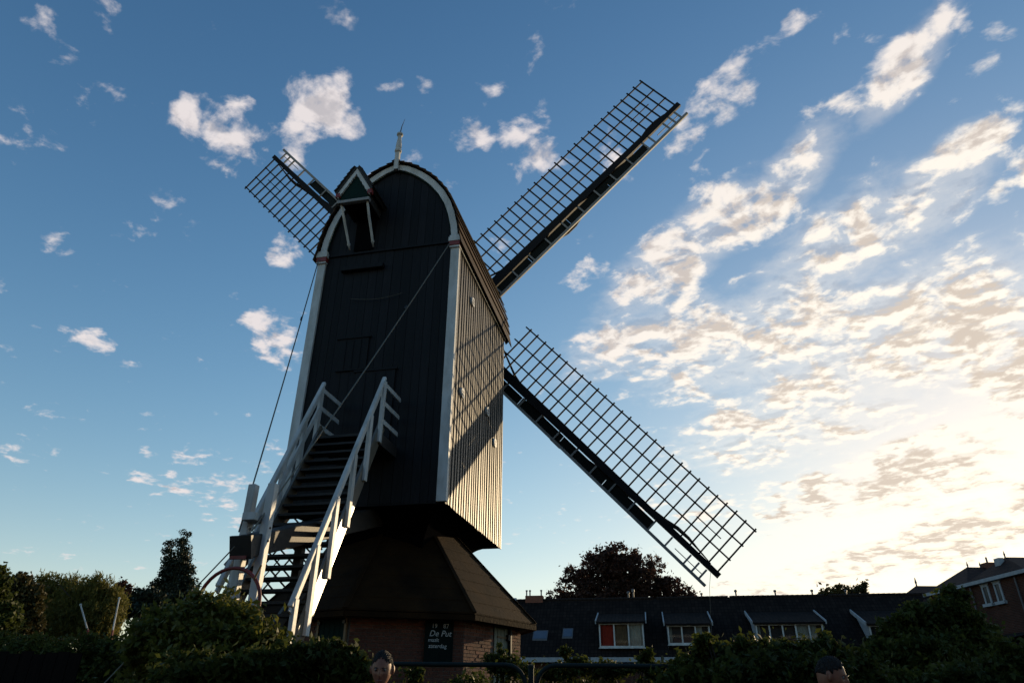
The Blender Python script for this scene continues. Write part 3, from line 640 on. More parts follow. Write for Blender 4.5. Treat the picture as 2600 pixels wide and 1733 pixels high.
# ================================================================ HOUSES
HO = Vector((.5, 54.0, 0)); HU = Vector((.982, -.187, 0)).normalized(); HV = Vector((-.187, -.982, 0)).normalized()
HROT = math.atan2(HU.y, HU.x)
RZ, EZ = 6.5+CAMZ, 2.45+CAMZ
EV = 4.35
def quad_uv(name, qs, m, parent, uvec, vvec, thick=0):
    me = MB().add(qs, [(0, 1, 2, 3)]).mesh(name); uvplanar(me, qs[0], uvec, vvec); return obj(name, me, m, parent)
def house(u0, u1, label):
    h = thing('terraced_house', label, 'house', HO+HU*u0, HROT, 'terraced houses beyond the mill'); w = u1-u0
    # local frame: x along the row, y away from the camera side is +, front is -y
    wl_ = MB().box(0.01, w-.01, -EV+.3, EV-.3, 0, EZ+.05)
    me = wl_.mesh('wall'); uvplanar(me, (0, 0, 0), (1, 1, 0), (0, 0, 1)); wobj = obj('wall', me, 'housebrick', h)
    gb = MB().prism([], 0, 0) if False else None
    if u0 < .1:
        gm = MB().add([(0.005, -EV+.3, EZ), (0.005, EV-.3, EZ), (0.005, 0, RZ-.12)], [(0, 1, 2)]).mesh('gable'); uvplanar(gm, (0, 0, 0), (0, 1, 0), (0, 0, 1)); obj('gable', gm, 'housebrick', h)
        obj('verge_board', MB().beam((-.12, -EV-.1, EZ-.02), (-.12, 0, RZ+.12), .24, .16).beam((-.12, EV, EZ), (-.12, 0, RZ+.12), .24, .16), 'plaster', h)
    sl_ = Vector((0, EV, RZ-EZ)).normalized()
    rf = MB(); t = .14
    for s in (1, -1):
        a = [(0, -s*EV, EZ), (w, -s*EV, EZ), (w, 0, RZ), (0, 0, RZ)]
        rf.add(a+[(x, y, z-t) for x, y, z in a], [(0,1,2,3),(7,6,5,4),(0,4,5,1),(1,5,6,2),(3,7,4,0)])
    me = rf.mesh('roof'); uvplanar(me, (0, -EV, EZ), (1, 0, 0), sl_); roof_ = obj('roof', me, 'tiles', h)
    nt_ = int(w/.33); rm = MB().tube([(0, 0, 0), (.36, 0, .0)], [.11, .13], 8).mesh('ridge_tile'); rm.materials.append(M['tiles'])
    uvplanar(rm, (0, 0, 0), (1, 0, 0), (0, 1, 0))
    for i in range(nt_): o = obj('ridge_tile', rm, None, roof_); o.location = (i*.33+.02, 0, RZ-.02)
    obj('gutter', MB().box(.02, w-.05, -EV-.14, -EV-.01, EZ-.30, EZ-.02), 'plaster', h)
    return h, roof_
def roof_z(y): return EZ+(RZ-EZ)*(1-abs(y)/EV)
def window(parent, x0, x1, z0_, z1_, y, panes, curt=(), fw=.09, sill=True):
    """frame with panes in the plane y (facing -y)"""
    f = MB(); f.box(x0, x1, y-.06, y+.04, z1_-fw, z1_).box(x0, x1, y-.06, y+.04, z0_, z0_+fw)
    k = len(panes)+1 if isinstance(panes, list) else panes+1
    es = np.linspace(x0+fw/2, x1-fw/2, panes+1)
    for e in es: f.box(e-fw/2, e+fw/2, y-.055, y+.035, z0_+fw, z1_-fw)
    fo_ = obj('window_frame', f, 'white', parent)
    for i in range(panes):
        obj('pane', MB().add([(es[i]+fw/2, y-.01, z0_+fw), (es[i+1]-fw/2, y-.01, z0_+fw), (es[i+1]-fw/2, y-.01, z1_-fw), (es[i]+fw/2, y-.01, z1_-fw)], [(0, 1, 2, 3)]), 'glass', fo_)
        if i in curt:
            n_ = 14; xs_ = np.linspace(es[i]+fw/2, es[i]+fw/2+(es[i+1]-es[i]-fw)*curt[i][1], n_)
            c = MB(); vv = []
            for j, xx in enumerate(xs_): vv += [(xx, y+.16+.03*math.sin(j*2.1), z0_+fw), (xx, y+.16+.03*math.sin(j*2.1), z1_-fw)]
            c.add(vv, [(2*j, 2*j+2, 2*j+3, 2*j+1) for j in range(n_-1)])
            obj('curtain', c, curt[i][0], fo_)
    if sill: obj('sill', MB().box(x0-.05, x1+.05, y-.14, y, z0_-.07, z0_-.005), 'white', fo_)
    return fo_
M['curtred'] = mat('red_curtain', (.55, .05, .02), (.40, .03, .015), .8, 4)
M['curtpale'] = mat('pale_blind', (.55, .50, .42), (.42, .38, .32), .8, 4)
M['curttan'] = mat('tan_interior', (.26, .16, .08), (.16, .09, .045), .8, 3)
M['interior'] = mat('dim_interior', (.05, .045, .045), None, .9)
def dormer(h, x0, x1, z0_, z1_, panes, curt, vfront=3.95, vtop=1.35):
    yf = -vfront
    zt = roof_z(vtop)+.02
    dm = MB(); # box body
    dm.add([(x0, yf+.25, z0_-.3), (x1, yf+.25, z0_-.3), (x1, yf+.25, z1_), (x0, yf+.25, z1_), (x0, -vtop, zt), (x1, -vtop, zt), (x0, -vtop-.1, roof_z(vtop)-.3), (x1, -vtop-.1, roof_z(vtop)-.3)], [(0, 1, 2, 3), (0, 3, 4, 6), (1, 7, 5, 2), (3, 2, 5, 4)])
    d = obj('dormer', dm, 'interior', h)
    for xc in (x0-.02, x1+.02): obj('cheek', MB().add([(xc, yf, z0_-.3), (xc, yf, z1_), (xc, -vtop, zt), (xc, -vfront+.3, z0_-.3)], [(0, 1, 2, 3)]), 'plaster', d)
    q = [(x0-.15, yf-.25, z1_+.02), (x1+.15, yf-.25, z1_+.02), (x1+.15, -vtop+.1, zt+.10), (x0-.15, -vtop+.1, zt+.10)]
    me = MB().add(q+[(x, y, z-.10) for x, y, z in q], [(0,1,2,3),(7,6,5,4),(0,4,5,1),(1,5,6,2),(2,6,7,3),(3,7,4,0)]).mesh('dormer_roof'); uvplanar(me, q[0], (1, 0, 0), (0, .9, .4)); obj('dormer_roof', me, 'tiles', d)
    for x in (x0-.19, x1+.19): obj('verge_board', MB().beam((x, yf-.27, z1_+.0), (x, -vtop+.1, zt+.09), .07, .22), 'plaster', d)
    window(d, x0, x1, z0_, z1_-.05, yf, panes, curt)
    return d
spec = [(0, 5.66, 'left end terraced house with two roof windows beside the mill base'),
        (5.66, 10.2, 'terraced house with red curtain in its wide three-pane dormer'),
        (10.2, 15.3, 'terraced house whose white dormer is half hidden behind the right bush'),
        (15.3, 21.9, 'terraced house with the widest white dormer, right of the sail tip'),
        (21.9, 30.5, 'right end terraced house with a steep white dormer cheek among trees')]
HS = [house(*s) for s in spec]
c = CAMZ
h, r_ = HS[0]
for (xa, xb, za, zb) in ((1.67, 2.69, 3.53, 4.17), (3.71, 4.41, 3.66, 4.30)):
    y0_, y1_ = -EV*(1-(za+c-EZ)/(RZ-EZ)), -EV*(1-(zb+c-EZ)/(RZ-EZ))
    f = MB().add([(xa, y0_, za+c+.06), (xb, y0_, za+c+.06), (xb, y1_, zb+c+.06), (xa, y1_, zb+c+.06), (xa, y0_, za+c-.1), (xb, y0_, za+c-.1), (xb, y1_, zb+c-.1), (xa, y1_, zb+c-.1)], [(0,1,2,3),(0,4,5,1),(1,5,6,2),(2,6,7,3),(3,7,4,0)])
    so = obj('roof_window', f, 'chimney', h)
    i_ = .07; obj('pane', MB().add([(xa+i_, y0_+i_, za+c+.06+i_+.012), (xb-i_, y0_+i_, za+c+.06+i_+.012), (xb-i_, y1_-i_, zb+c+.06-i_+.012), (xa+i_, y1_-i_, zb+c+.06-i_+.012)], [(0, 1, 2, 3)]), mat('roof_window_glass', (.10, .12, .16), (.08, .10, .14), .08, 3), so)
obj('chimney', MB().box(.7, 2.0, -.25, .45, RZ-.2, RZ+.30), 'housebrick' and 'brick', h)
for x in (.75, 1.0, 1.85): obj('flue_pipe', MB().lathe((x, .1, RZ+.28), [(.05, 0), (.05, .35), (.08, .36), (.08, .45)], 8), 'chimney', h)
dormer(HS[1][0], 6.28-5.66, 9.19-5.66, 3.04+c, 4.56+c, 3, {0: ('curtred', 1.0), 1: ('curttan', .95), 2: ('curtpale', 1.0)})
dormer(HS[2][0], 10.72-10.2, 13.4-10.2, 3.2+c, 4.40+c, 3, {0: ('curtpale', .25), 2: ('curtpale', .5)})
dormer(HS[3][0], 16.24-15.3, 20.32-15.3, 3.1+c, 4.42+c, 5, {0: ('curtpale', .3), 3: ('curtpale', 1.0), 4: ('curtpale', .6)})
dormer(HS[4][0], 23.0-21.9, 26.2-21.9, 2.9+c, 4.3+c, 4, {1: ('curtpale', .4)})
for hi, x, y, hh in ((1, 2.6, 0, .5), (1, 2.95, .3, .7), (2, 3.22, 0, .30), (3, .49, 0, .48), (3, 3.15, 0, .42), (3, 5.6, 0, .4), (4, 1.2, 0, .35)):
    obj('vent_pipe', MB().lathe((x, y, RZ+.02), [(.06, -.2), (.06, hh*.65), (.11, hh*.68), (.11, hh*.9), (.03, hh)], 8), 'chimney', HS[hi][0])
# ---- brick villa at the right edge (its street side faces left)
vil = thing('brick_villa', 'tall red brick house with white gutter and paired windows at the right edge', 'house', (24.0, 33.0, 0))
E5 = 5.5+CAMZ
def part_uv(name, mb, m, parent, u, v):
    me = mb.mesh(name); uvplanar(me, (0, 0, 0), u, v); return obj(name, me, m, parent)
vw = MB().add([(0, -6, 0), (0, 8.3, 0), (0, 8.3, E5), (0, -6, E5), (7, -6, 0), (7, 8.3, 0), (7, 8.3, E5), (7, -6, E5)], [(0, 1, 2, 3), (4, 7, 6, 5), (0, 3, 7, 4), (1, 5, 6, 2)])
part_uv('wall', vw, 'housebrick', vil, (0, 1, 0), (0, 0, 1))
obj('gutter', MB().box(-.28, .02, -6, 8.4, E5-.15, E5+.015), 'plaster', vil)
def hip(parent, y0, y1, yr, xr, zr, zb):
    me = MB().add([(-.25, y0, zb), (-.25, y1, zb), (6.8, y0, zb), (6.8, y1, zb), (xr, yr, zr), (6.8, yr, zr)], [(0, 1, 4), (1, 3, 5, 4), (0, 4, 5, 2), (2, 5, 3), (0, 2, 3, 1)])
    m = me.mesh('roof'); uvplanar(m, (0, 0, 0), (0, 1, 0), (.6, 0, .8)); return obj('roof', m, 'tilesred', parent)
hip(vil, -.25, 4.17, 2.5, 1.0, 8.03, E5+.02)
hip(vil, 4.10, 8.35, 6.1, 1.25, 8.14, E5+.015)
hip(vil, -6.0, -.30, -3.1, 1.0, 8.03, E5+.018)
obj('white_shaft', MB().box(.45, .70, 2.22, 2.62, E5+.2, 7.95), 'plaster', vil)
for (x, y, z) in ((1.0, 2.5, 8.0), (1.3, 6.1, 8.1), (2.0, 6.1, 8.1)):
    obj('finial', MB().lathe((x, y, z), [(.04, 0), (.03, .12), (.05, .14), (.02, .26), (.01, .34)], 8), 'chimney', vil)
obj('chimney', MB().box(2.2, 2.7, 5.8, 6.4, 7.9, 8.36), 'brick', vil); obj('flue_pipe', MB().lathe((2.45, 6.1, 8.34), [(.05, 0), (.045, .34)], 8), 'chimney', vil)
for (ya_, yb_) in ((2.93, 3.47), (1.97, 2.50)):
    f = MB().box(-.05, .04, ya_, ya_+.11, 5.90, 6.78).box(-.05, .04, yb_-.11, yb_, 5.90, 6.78).box(-.05, .04, ya_+.11, yb_-.11, 6.68, 6.78)
    fo_ = obj('window_frame', f, 'plaster', vil)
    obj('pane', MB().box(-.02, -.005, ya_+.11, yb_-.11, 5.90, 6.68), mat('villa_glass', (.02, .014, .014), None, .3, 3), fo_)
    obj('sill', MB().box(-.16, .02, ya_-.10, yb_+.10, 5.76, 5.90), 'plaster', fo_)
    obj('lintel', MB().box(-.06, .02, ya_-.07, yb_+.07, 6.785, 6.83), 'plaster', fo_)
for y in (.75, 4.25): obj('drain_pipe', MB().tube([(-.1, y, E5-.2), (-.07, y, 0)], .04, 8), 'chimney', vil)
# lean-to of the villa
le = MB().add([(-3.2, -1.0, 2.35+c), (-3.2, 3.0, 2.35+c), (0, 3.0, 2.95+c), (0, -1.0, 2.95+c)], [(0, 1, 2, 3)]).box(-3.2, -.01, -1.0, 3.0, 0, 2.33+c); part_uv('lean_to', le, 'tiles', vil, (0, 1, 0), (1, 0, 0))
obj('fascia', MB().box(-3.3, -3.2, -1.1, 3.1, 2.2+c, 2.38+c), 'plaster', vil)
# lower hipped house behind the terrace end
low = thing('low_hipped_house', 'low dark hipped roof between the terrace and the brick villa', 'house', (27.5, 47.5, 0))
lw_ = MB().box(0, 7, 0, 7, 0, 5.6+c); part_uv('wall', lw_, 'housebrick', low, (1, 1, 0), (0, 0, 1))
me = MB().add([(-.3, -.3, 5.6+c), (7.3, -.3, 5.6+c), (7.3, 7.3, 5.6+c), (-.3, 7.3, 5.6+c), (1.4, 3.5, 7.35+c), (6.8, 3.5, 7.35+c)], [(0, 1, 5, 4), (2, 3, 4, 5), (3, 0, 4), (1, 2, 5), (0, 3, 2, 1)]).mesh('roof'); uvplanar(me, (0, 0, 0), (1, 0, 0), (0, .8, .6)); obj('roof', me, 'tilesred', low)
obj('finial', MB().lathe((1.45, 3.5, 7.3+c), [(.06, 0), (.05, .2), (.08, .25), (.02, .6)], 8), 'chimney', low)

# ================================================================ FOLIAGE
def leaves(name, blobs, n, size, m, parent, flat=0.0, droop=0.0, shell=.55, aspect=.55, sub=2.2, updir=.3, clump=None, stray=.10):
    """many leaf faces spread through ellipsoids; blobs = (centre, (rx, ry, rz), weight)"""
    cs = []; tot = sum(b[2] for b in blobs)
    for cpos, rad, w in blobs:
        k = max(int(n*w/tot), 8)
        kc = clump or max(k//40, 6)
        d = rng.normal(size=(kc, 3)); d /= np.linalg.norm(d, axis=1)[:, None]
        r = (1-shell*rng.random(kc)**1.4)[:, None]
        cc_ = np.array(cpos)+d*r*np.array(rad)*rng.uniform(.82, 1.1, (kc, 1))
        idx = rng.integers(0, kc, k); sg = np.array(rad).mean()/sub/ (kc**.33)*1.25
        p = cc_[idx]+rng.normal(size=(k, 3))*sg*np.array([1, 1, .8])
        st_ = rng.random(k) < stray; p[st_] += rng.normal(size=(int(st_.sum()), 3))*sg*1.6
        if droop: p[:, 2] -= rng.random(k)**1.5*droop
        cs.append(p)
    p = np.concatenate(cs); k = len(p)
    a = rng.normal(size=(k, 3)); a[:, 2] *= (1-flat)
    if droop: a[:, 2] -= 1.6
    a /= np.linalg.norm(a, axis=1)[:, None]
    nn_ = rng.normal(size=(k, 3))+np.array([0, 0, updir*3]); b = np.cross(nn_, a); b /= np.linalg.norm(b, axis=1)[:, None]+1e-9
    s = (size*rng.uniform(.45, 1.5, k))[:, None]
    up = np.cross(a, b)
    v = np.stack([p-a*s*.5, p+b*s*aspect*.5+up*s*.08, p+a*s*.5, p-b*s*aspect*.5+up*s*.08], 1).reshape(-1, 3)
    me = bpy.data.meshes.new(name); me.vertices.add(4*k); me.vertices.foreach_set('co', v.astype(np.float32).ravel())
    me.loops.add(4*k); me.loops.foreach_set('vertex_index', np.arange(4*k, dtype=np.int32)); me.polygons.add(k)
    me.polygons.foreach_set('loop_start', np.arange(0, 4*k, 4, dtype=np.int32)); me.update(calc_edges=True); me.validate()
    me.materials.append(M[m]); o = bpy.data.objects.new(name, me); col.objects.link(o); o.parent = parent
    return o
def branches(parent, base, targets, r0, m='bark', name='trunk', top=None, limb=1.0):
    mb = MB(); base = Vector(base); top = Vector(top) if top else base+Vector((0, 0, (max(t[2] for t in targets)-base.z)*.75))
    n_ = 7; sp = [base.lerp(top, i/(n_-1))+Vector((math.sin(i*1.9)*.05*i*r0*3, math.cos(i*1.3)*.04*i*r0*3, 0)) for i in range(n_)]
    mb.tube(sp, [r0*(1-.85*i/(n_-1)) for i in range(n_)], 9)
    for t in targets:
        t = Vector(t); i = random.randint(1, n_-2); s_ = sp[i]; q = s_.lerp(t, .5)+Vector((0, 0, (t-s_).length*.10))
        mb.tube([s_, q, t], [r0*.40*(1-.1*i), r0*.22, r0*.05], 6)
        for _ in range(2):
            e = q.lerp(t, random.uniform(.0, .6)); f = e+Vector((random.uniform(-1, 1), random.uniform(-1, 1), random.uniform(.1, 1)))*(t-s_).length*.28*limb; mb.tube([e, (e+f)/2, f], [r0*.14, r0*.08, r0*.02], 5)
    return obj(name, mb, m, parent, smooth=True)
def tree(name, label, cat, Y, blobs_px, n, size, m, depth=.8, base_px=None, r0=.3, group=None, droop=0, shell=.6, limb=1.0, **kw):
    """blobs_px: (px, py, rx_px, ry_px, dY)"""
    mp = 1/FPX
    bl = []; tg = []
    for (px, py, rx, ry, dy) in blobs_px:
        q = at(px, py, Y+dy); rng_ = (Vector((q.x, q.y, q.z-CAMZ))).length
        k_ = (Y+dy)/FPX/(math.cos(PITCH)+(py-866.5)/FPX*math.sin(PITCH)); 
        ax, azz = rx*k_, ry*k_
        bl.append((q, (ax, (ax+azz)/2*depth, azz), rx*ry)); tg.append(q)
    bx_ = base_px if base_px is not None else sum(b[0] for b in blobs_px)/len(blobs_px)
    b0 = at(bx_, 1600, Y); g_ = gz(b0.x, Y)
    t = thing(name, label, cat, (b0.x, Y, g_), 0, group)
    off = Vector((b0.x, Y, g_))
    bl = [((q-off), r, w) for q, r, w in bl]
    ct = max(bl, key=lambda e: e[0].z)[0]
    branches(t, (0, 0, -.1), [q for q, _, _ in bl]*2, r0, top=(ct.x*.7, ct.y*.5, ct.z*.95), limb=limb)
    leaves('crown', bl, n, size, m, t, droop=droop, shell=shell, **kw)
    return t
GT = 'background trees'
tree('copper_beech', 'large round copper beech with dark red leaves behind the terrace roofs', 'tree', 66,
     [(1562,1440,82,66,0),(1520,1420,44,30,.5),(1605,1418,44,30,-.5),(1470,1462,40,34,0),(1660,1440,44,36,0),(1600,1480,90,44,0),(1720,1500,50,34,0),(1500,1510,80,36,0),(1500,1478,58,48,1),(1625,1455,58,50,-1),(1560,1395,44,28,0),(1692,1478,46,44,0),(1448,1510,44,26,1),(1742,1512,42,24,0),(1560,1510,120,36,0),(1410,1522,26,12,0),(1650,1500,70,30,1)], 27000, .30, 'leafbeech', base_px=1570, r0=.55, group=GT, shell=.95, sub=3.2)
tree('roof_tree', 'small leafy treetop rising above the terrace ridge near the sun', 'tree', 62,
     [(2130,1494,36,14,0),(2160,1490,40,18,0),(2196,1480,18,14,0),(2205,1470,12,8,0),(2100,1500,22,8,0)], 2600, .30, 'leafoak', base_px=2150, r0=.25, group=GT, shell=.9)
tree('poplar', 'tall dark narrow poplar with twin tops against the sky', 'tree', 60,
     [(473, 1388, 10, 30, 0), (474, 1430, 15, 36, 0), (470, 1475, 18, 40, 0), (468, 1520, 20, 40, 0), (438, 1408, 7, 26, 0), (436, 1445, 13, 36, 0), (432, 1490, 17, 40, 0), (434, 1530, 20, 40, 0), (490, 1462, 11, 18, 0), (492, 1490, 11, 24, 0), (494, 1525, 13, 36, 0), (452, 1470, 14, 50, 0), (452, 1530, 31, 40, 0), (407, 1500, 10, 16, 0), (405, 1525, 13, 22, 0), (410, 1555, 17, 30, 0), (460, 1570, 49, 30, 0)], 28000, .20, 'leafpoplar', base_px=455, r0=.25, group=GT, shell=.8, depth=1.0, sub=2.0, limb=.1, stray=.02)
tree('weeping_willow', 'broad yellowish weeping willow left of the poplar', 'tree', 46,
     [(130,1495,36,30,0),(185,1500,40,28,.5),(250,1500,40,34,-.5),(205,1530,90,40,0),(290,1520,34,34,0),(120,1545,34,50,0),(300,1560,30,50,0),(230,1580,80,50,-.5),(160,1590,60,60,0),(285,1600,36,40,0)], 42000, .26, 'leafwillow', base_px=210, r0=.45, group=GT, droop=1.1, shell=.7, aspect=.22, stray=.02)
tree('dark_oak', 'dark brownish tree at the left edge beside the willow', 'tree', 40,
     [(62,1505,38,26,0),(40,1550,44,44,0),(85,1550,34,46,0),(70,1605,50,44,0),(5,1490,14,20,0)], 15000, .24, 'leafoak', base_px=60, r0=.4, group=GT)
tree('edge_tree', 'green tree cut off by the left frame edge', 'tree', 33, [(-15,1560,40,70,0),(10,1610,40,60,0),(-40,1500,60,50,0)], 12000, .22, 'leafdark', base_px=-20, r0=.35, group=GT)
tree('red_leaved_tree', 'small dark red-leaved tree between willow and poplar', 'tree', 52, [(318,1520,20,26,0),(332,1545,18,30,0),(310,1560,24,30,0)], 5000, .24, 'leafbeech', base_px=320, r0=.25, group=GT)
tree('cedar', 'low flat-branched conifer left of the poplar foot', 'tree', 50, [(378,1520,34,10,0),(365,1540,44,9,0),(380,1556,50,10,0),(350,1572,40,12,0),(400,1535,30,20,0)], 7000, .24, 'leafpoplar', base_px=375, r0=.25, group=GT, shell=.9)

def bush(name, label, Y, blobs_px, n, size, m, cat='bush', group=None, depth=.9, **kw):
    b0 = at(sum(b[0] for b in blobs_px)/len(blobs_px), 1700, Y); g_ = gz(b0.x, Y); off = Vector((b0.x, Y, g_))
    t = thing(name, label, cat, off, 0, group); bl = []
    for (px, py, rx, ry, dy) in blobs_px:
        q = at(px, py, Y+dy); k_ = (Y+dy)/FPX/(math.cos(PITCH)+(py-866.5)/FPX*math.sin(PITCH))
        bl.append((q-off, (rx*k_, (rx+ry)/2*k_*depth, ry*k_), rx*ry))
    for q, rr, w in list(bl):
        z_ = q.z-rr[2]*.7
        if z_ > .15: bl.append((Vector((q.x*.95, q.y, z_/2)), (rr[0]*.95, rr[1], z_/2+.06), w*.55*min(z_/rr[2], 1.5)))
    n = int(n*1.35)
    mb = MB()
    for q, r, w in bl:
        for _ in range(3):
            e = Vector(q)+Vector((random.uniform(-1, 1)*r[0]*.6, random.uniform(-1, 1)*r[1]*.5, r[2]*random.uniform(.2, .9)))
            s_ = Vector((e.x*.5, e.y*.4, -.1)); mb.tube([s_, s_.lerp(e, .5)+Vector((random.uniform(-.06, .06), 0, .05)), e], [.018, .012, .004], 5)
    obj('stem', mb, 'bark', t)
    leaves('foliage', bl, n, size, m, t, **kw)
    return t
GB = 'garden bushes round the mill'
bush('laurel_bush', 'sunlit green bush in front of the winch wheel at the stair foot', 9.6,
     [(540,1600,120,62,0),(450,1610,90,55,.2),(640,1620,90,55,-.1),(590,1560,70,36,0),(420,1660,100,70,0),(560,1670,160,70,-.2),(690,1655,50,44,0),(520,1548,40,26,0),(380,1640,60,50,.2)], 26000, .085, 'leafbush', group=GB)
bush('low_shrub', 'dark leafy shrub below the green door left of the nearer man', 7.4,
     [(840,1690,70,46,0),(900,1700,60,40,0),(760,1700,90,52,0),(870,1650,28,14,0),(905,1660,22,12,0),(650,1720,120,50,0),(520,1730,130,50,0),(940,1720,50,40,0)], 16000, .075, 'leafdark', group=GB)
bush('hawthorn_bush', 'wide green bush at right hiding the dormers, behind the second man', 7.7,
     [(1960,1660,90,40,0),(1850,1665,80,45,.2),(2080,1660,90,45,0),(1780,1700,70,45,.2),(2180,1690,70,45,.1),(1980,1705,190,50,-.2),(1805,1625,22,24,0),(1900,1622,24,18,0),(2000,1628,30,16,0),(2110,1620,30,22,0),(1760,1730,90,40,0),(2220,1730,70,40,0)], 30000, .066, 'leafdark', group=GB)
bush('climber', 'thin leafy shrub in front of the pale base door', 11.0, [(1300,1690,60,22,0),(1270,1680,30,20,0),(1330,1700,40,20,0),(1285,1650,10,14,0)], 3000, .06, 'leafdark', group=GB)
bush('rail_weeds', 'loose weeds growing through the green rail beside the nearer man', 8.3, [(1060,1720,26,22,0),(1080,1705,14,14,0),(1200,1735,60,20,0)], 900, .06, 'leafdark', group=GB)
bush('garden_shrub', 'dark shrubs between the base and the terrace behind the rail', 20, [(1480,1690,40,16,0),(1560,1700,60,18,0),(1650,1680,26,22,0),(1450,1650,10,20,0),(1655,1650,12,16,0),(1420,1705,50,16,0),(1700,1700,60,20,0)], 8000, .12, 'leafdark', group=GB)
tree('garden_tree', 'dark green garden tree in front of the brick villa', 'tree', 17,
     [(2430,1560,70,60,0),(2350,1580,70,60,0),(2440,1500,40,28,0),(2300,1620,70,60,.5),(2500,1620,70,60,0),(2400,1660,120,70,-.5),(2560,1680,80,70,0),(2250,1680,70,60,0),(2330,1530,28,20,0),(2260,1610,24,24,.5)], 32000, .12, 'leafdark', base_px=2410, r0=.16)
bush('corner_hedge', 'black shaded hedge mass at the lower right corner', 11.5, [(2420,1720,110,50,0),(2540,1710,80,60,0),(2300,1725,80,40,0),(2600,1680,60,80,0)], 14000, .09, 'leafdark', group=GB)
hd_ = bush('far_hedge', 'long dark hedge below the willow at left', 30, [(60,1690,90,46,0),(180,1690,90,40,0),(300,1690,80,50,0),(380,1650,60,60,0),(-20,1690,80,60,0),(120,1660,70,26,0),(250,1655,60,24,0),(60,1745,120,50,0),(220,1745,120,50,0),(360,1740,90,60,0)], 30000, .16, 'leafdark', cat='hedge')
# low brown board fence at bottom left
fnc = thing('board_fence', 'low dark brown board fence at the bottom left corner', 'fence', (-8.2, 9.8, .75))
for i in range(44): obj('fence_board', MB().box(-4.4+i*.16, -4.4+i*.16+.15, -.012+random.uniform(-.004, .004), .012, -.2, 1.24+random.uniform(-.02,.02)), 'fencewood', fnc)
obj('fence_rail', MB().box(-4.4, 2.6, .013, .05, .2, .28), 'wood', fnc)
# two leaning red and white poles by the willow
for k_, (p0, p1, lab) in enumerate([((216,1553,44), (236,1620,44), 'leaning white pole with red lower end in front of the willow'), ((314,1535,44), (298,1620,44), 'thin sunlit lamp-like pole at the right side of the willow')]):
    a_, b_ = at(*p0), at(*p1); b2 = b_+(b_-a_)*((b_.z-gz(b_.x, b_.y))/(a_.z-b_.z)); t = thing('striped_pole', lab, 'pole', b2)
    A_ = a_-b2; q = b_-b2
    obj('shaft', MB().tube([q*.0, A_], [.07, .045], 8), 'white', t)
    obj('red_band', MB().tube([q*.55, q*1.02], [.072, .066], 8), 'red', t)
    obj('cap', MB().lathe(A_, [(.07, -.03), (.08, .02), (.03, .08)], 8), 'white', t)

fw_ = []
for i in range(70):
    a_ = R(-100+200*i/69); d_ = random.uniform(170, 230); rr_ = random.uniform(6, 11)
    fw_.append(((math.sin(a_)*d_, math.cos(a_)*d_, rr_*.45), (rr_*1.3, rr_, rr_*.75), 1))
tag(leaves('distant_wood', fw_, 26000, 1.5, 'leafpoplar', None), 'hazy belt of trees far off along the horizon', 'trees', kind='stuff')
# ================================================================ TUBE RAILS
def hoop(x0, x1, label):
    zt = 1.82; y = 8.0; g_ = gz(0, y); r = .20
    t = tag(obj('tube_rail', MB().tube([(x0, y, g_-.2), (x0, y, zt-r)]+[(x0+r-r*math.cos(a), y, zt-r+r*math.sin(a)) for a in np.linspace(.2, math.pi/2, 6)]+[(x1-r+r*math.sin(a), y, zt-r+r*math.cos(a)) for a in np.linspace(0, math.pi/2-.2, 6)]+[(x1, y, zt-r), (x1, y, g_-.2)], .024, 10), 'fence', smooth=True), label, 'railing', 'green tube rails')
    return t
hoop(-2.1, .17, 'green tube rail hoop right behind the nearer man'); hoop(.29, 2.06, 'green tube rail hoop in the middle, below the red-curtained dormer'); hoop(2.2, 3.9, 'green tube rail hoop inside the right bush')
for x, lab in ((.23, 'short green rail post between the left and middle hoops'), (2.13, 'short green rail post at the edge of the right bush')):
    tag(obj('rail_post', MB().lathe((x, 8.03, gz(0, 8)-.2), [(.03, 0), (.03, 1.24), (.036, 1.245), (.036, 1.27), (.0, 1.28)], 10), 'fence'), lab, 'post', 'green rail posts')

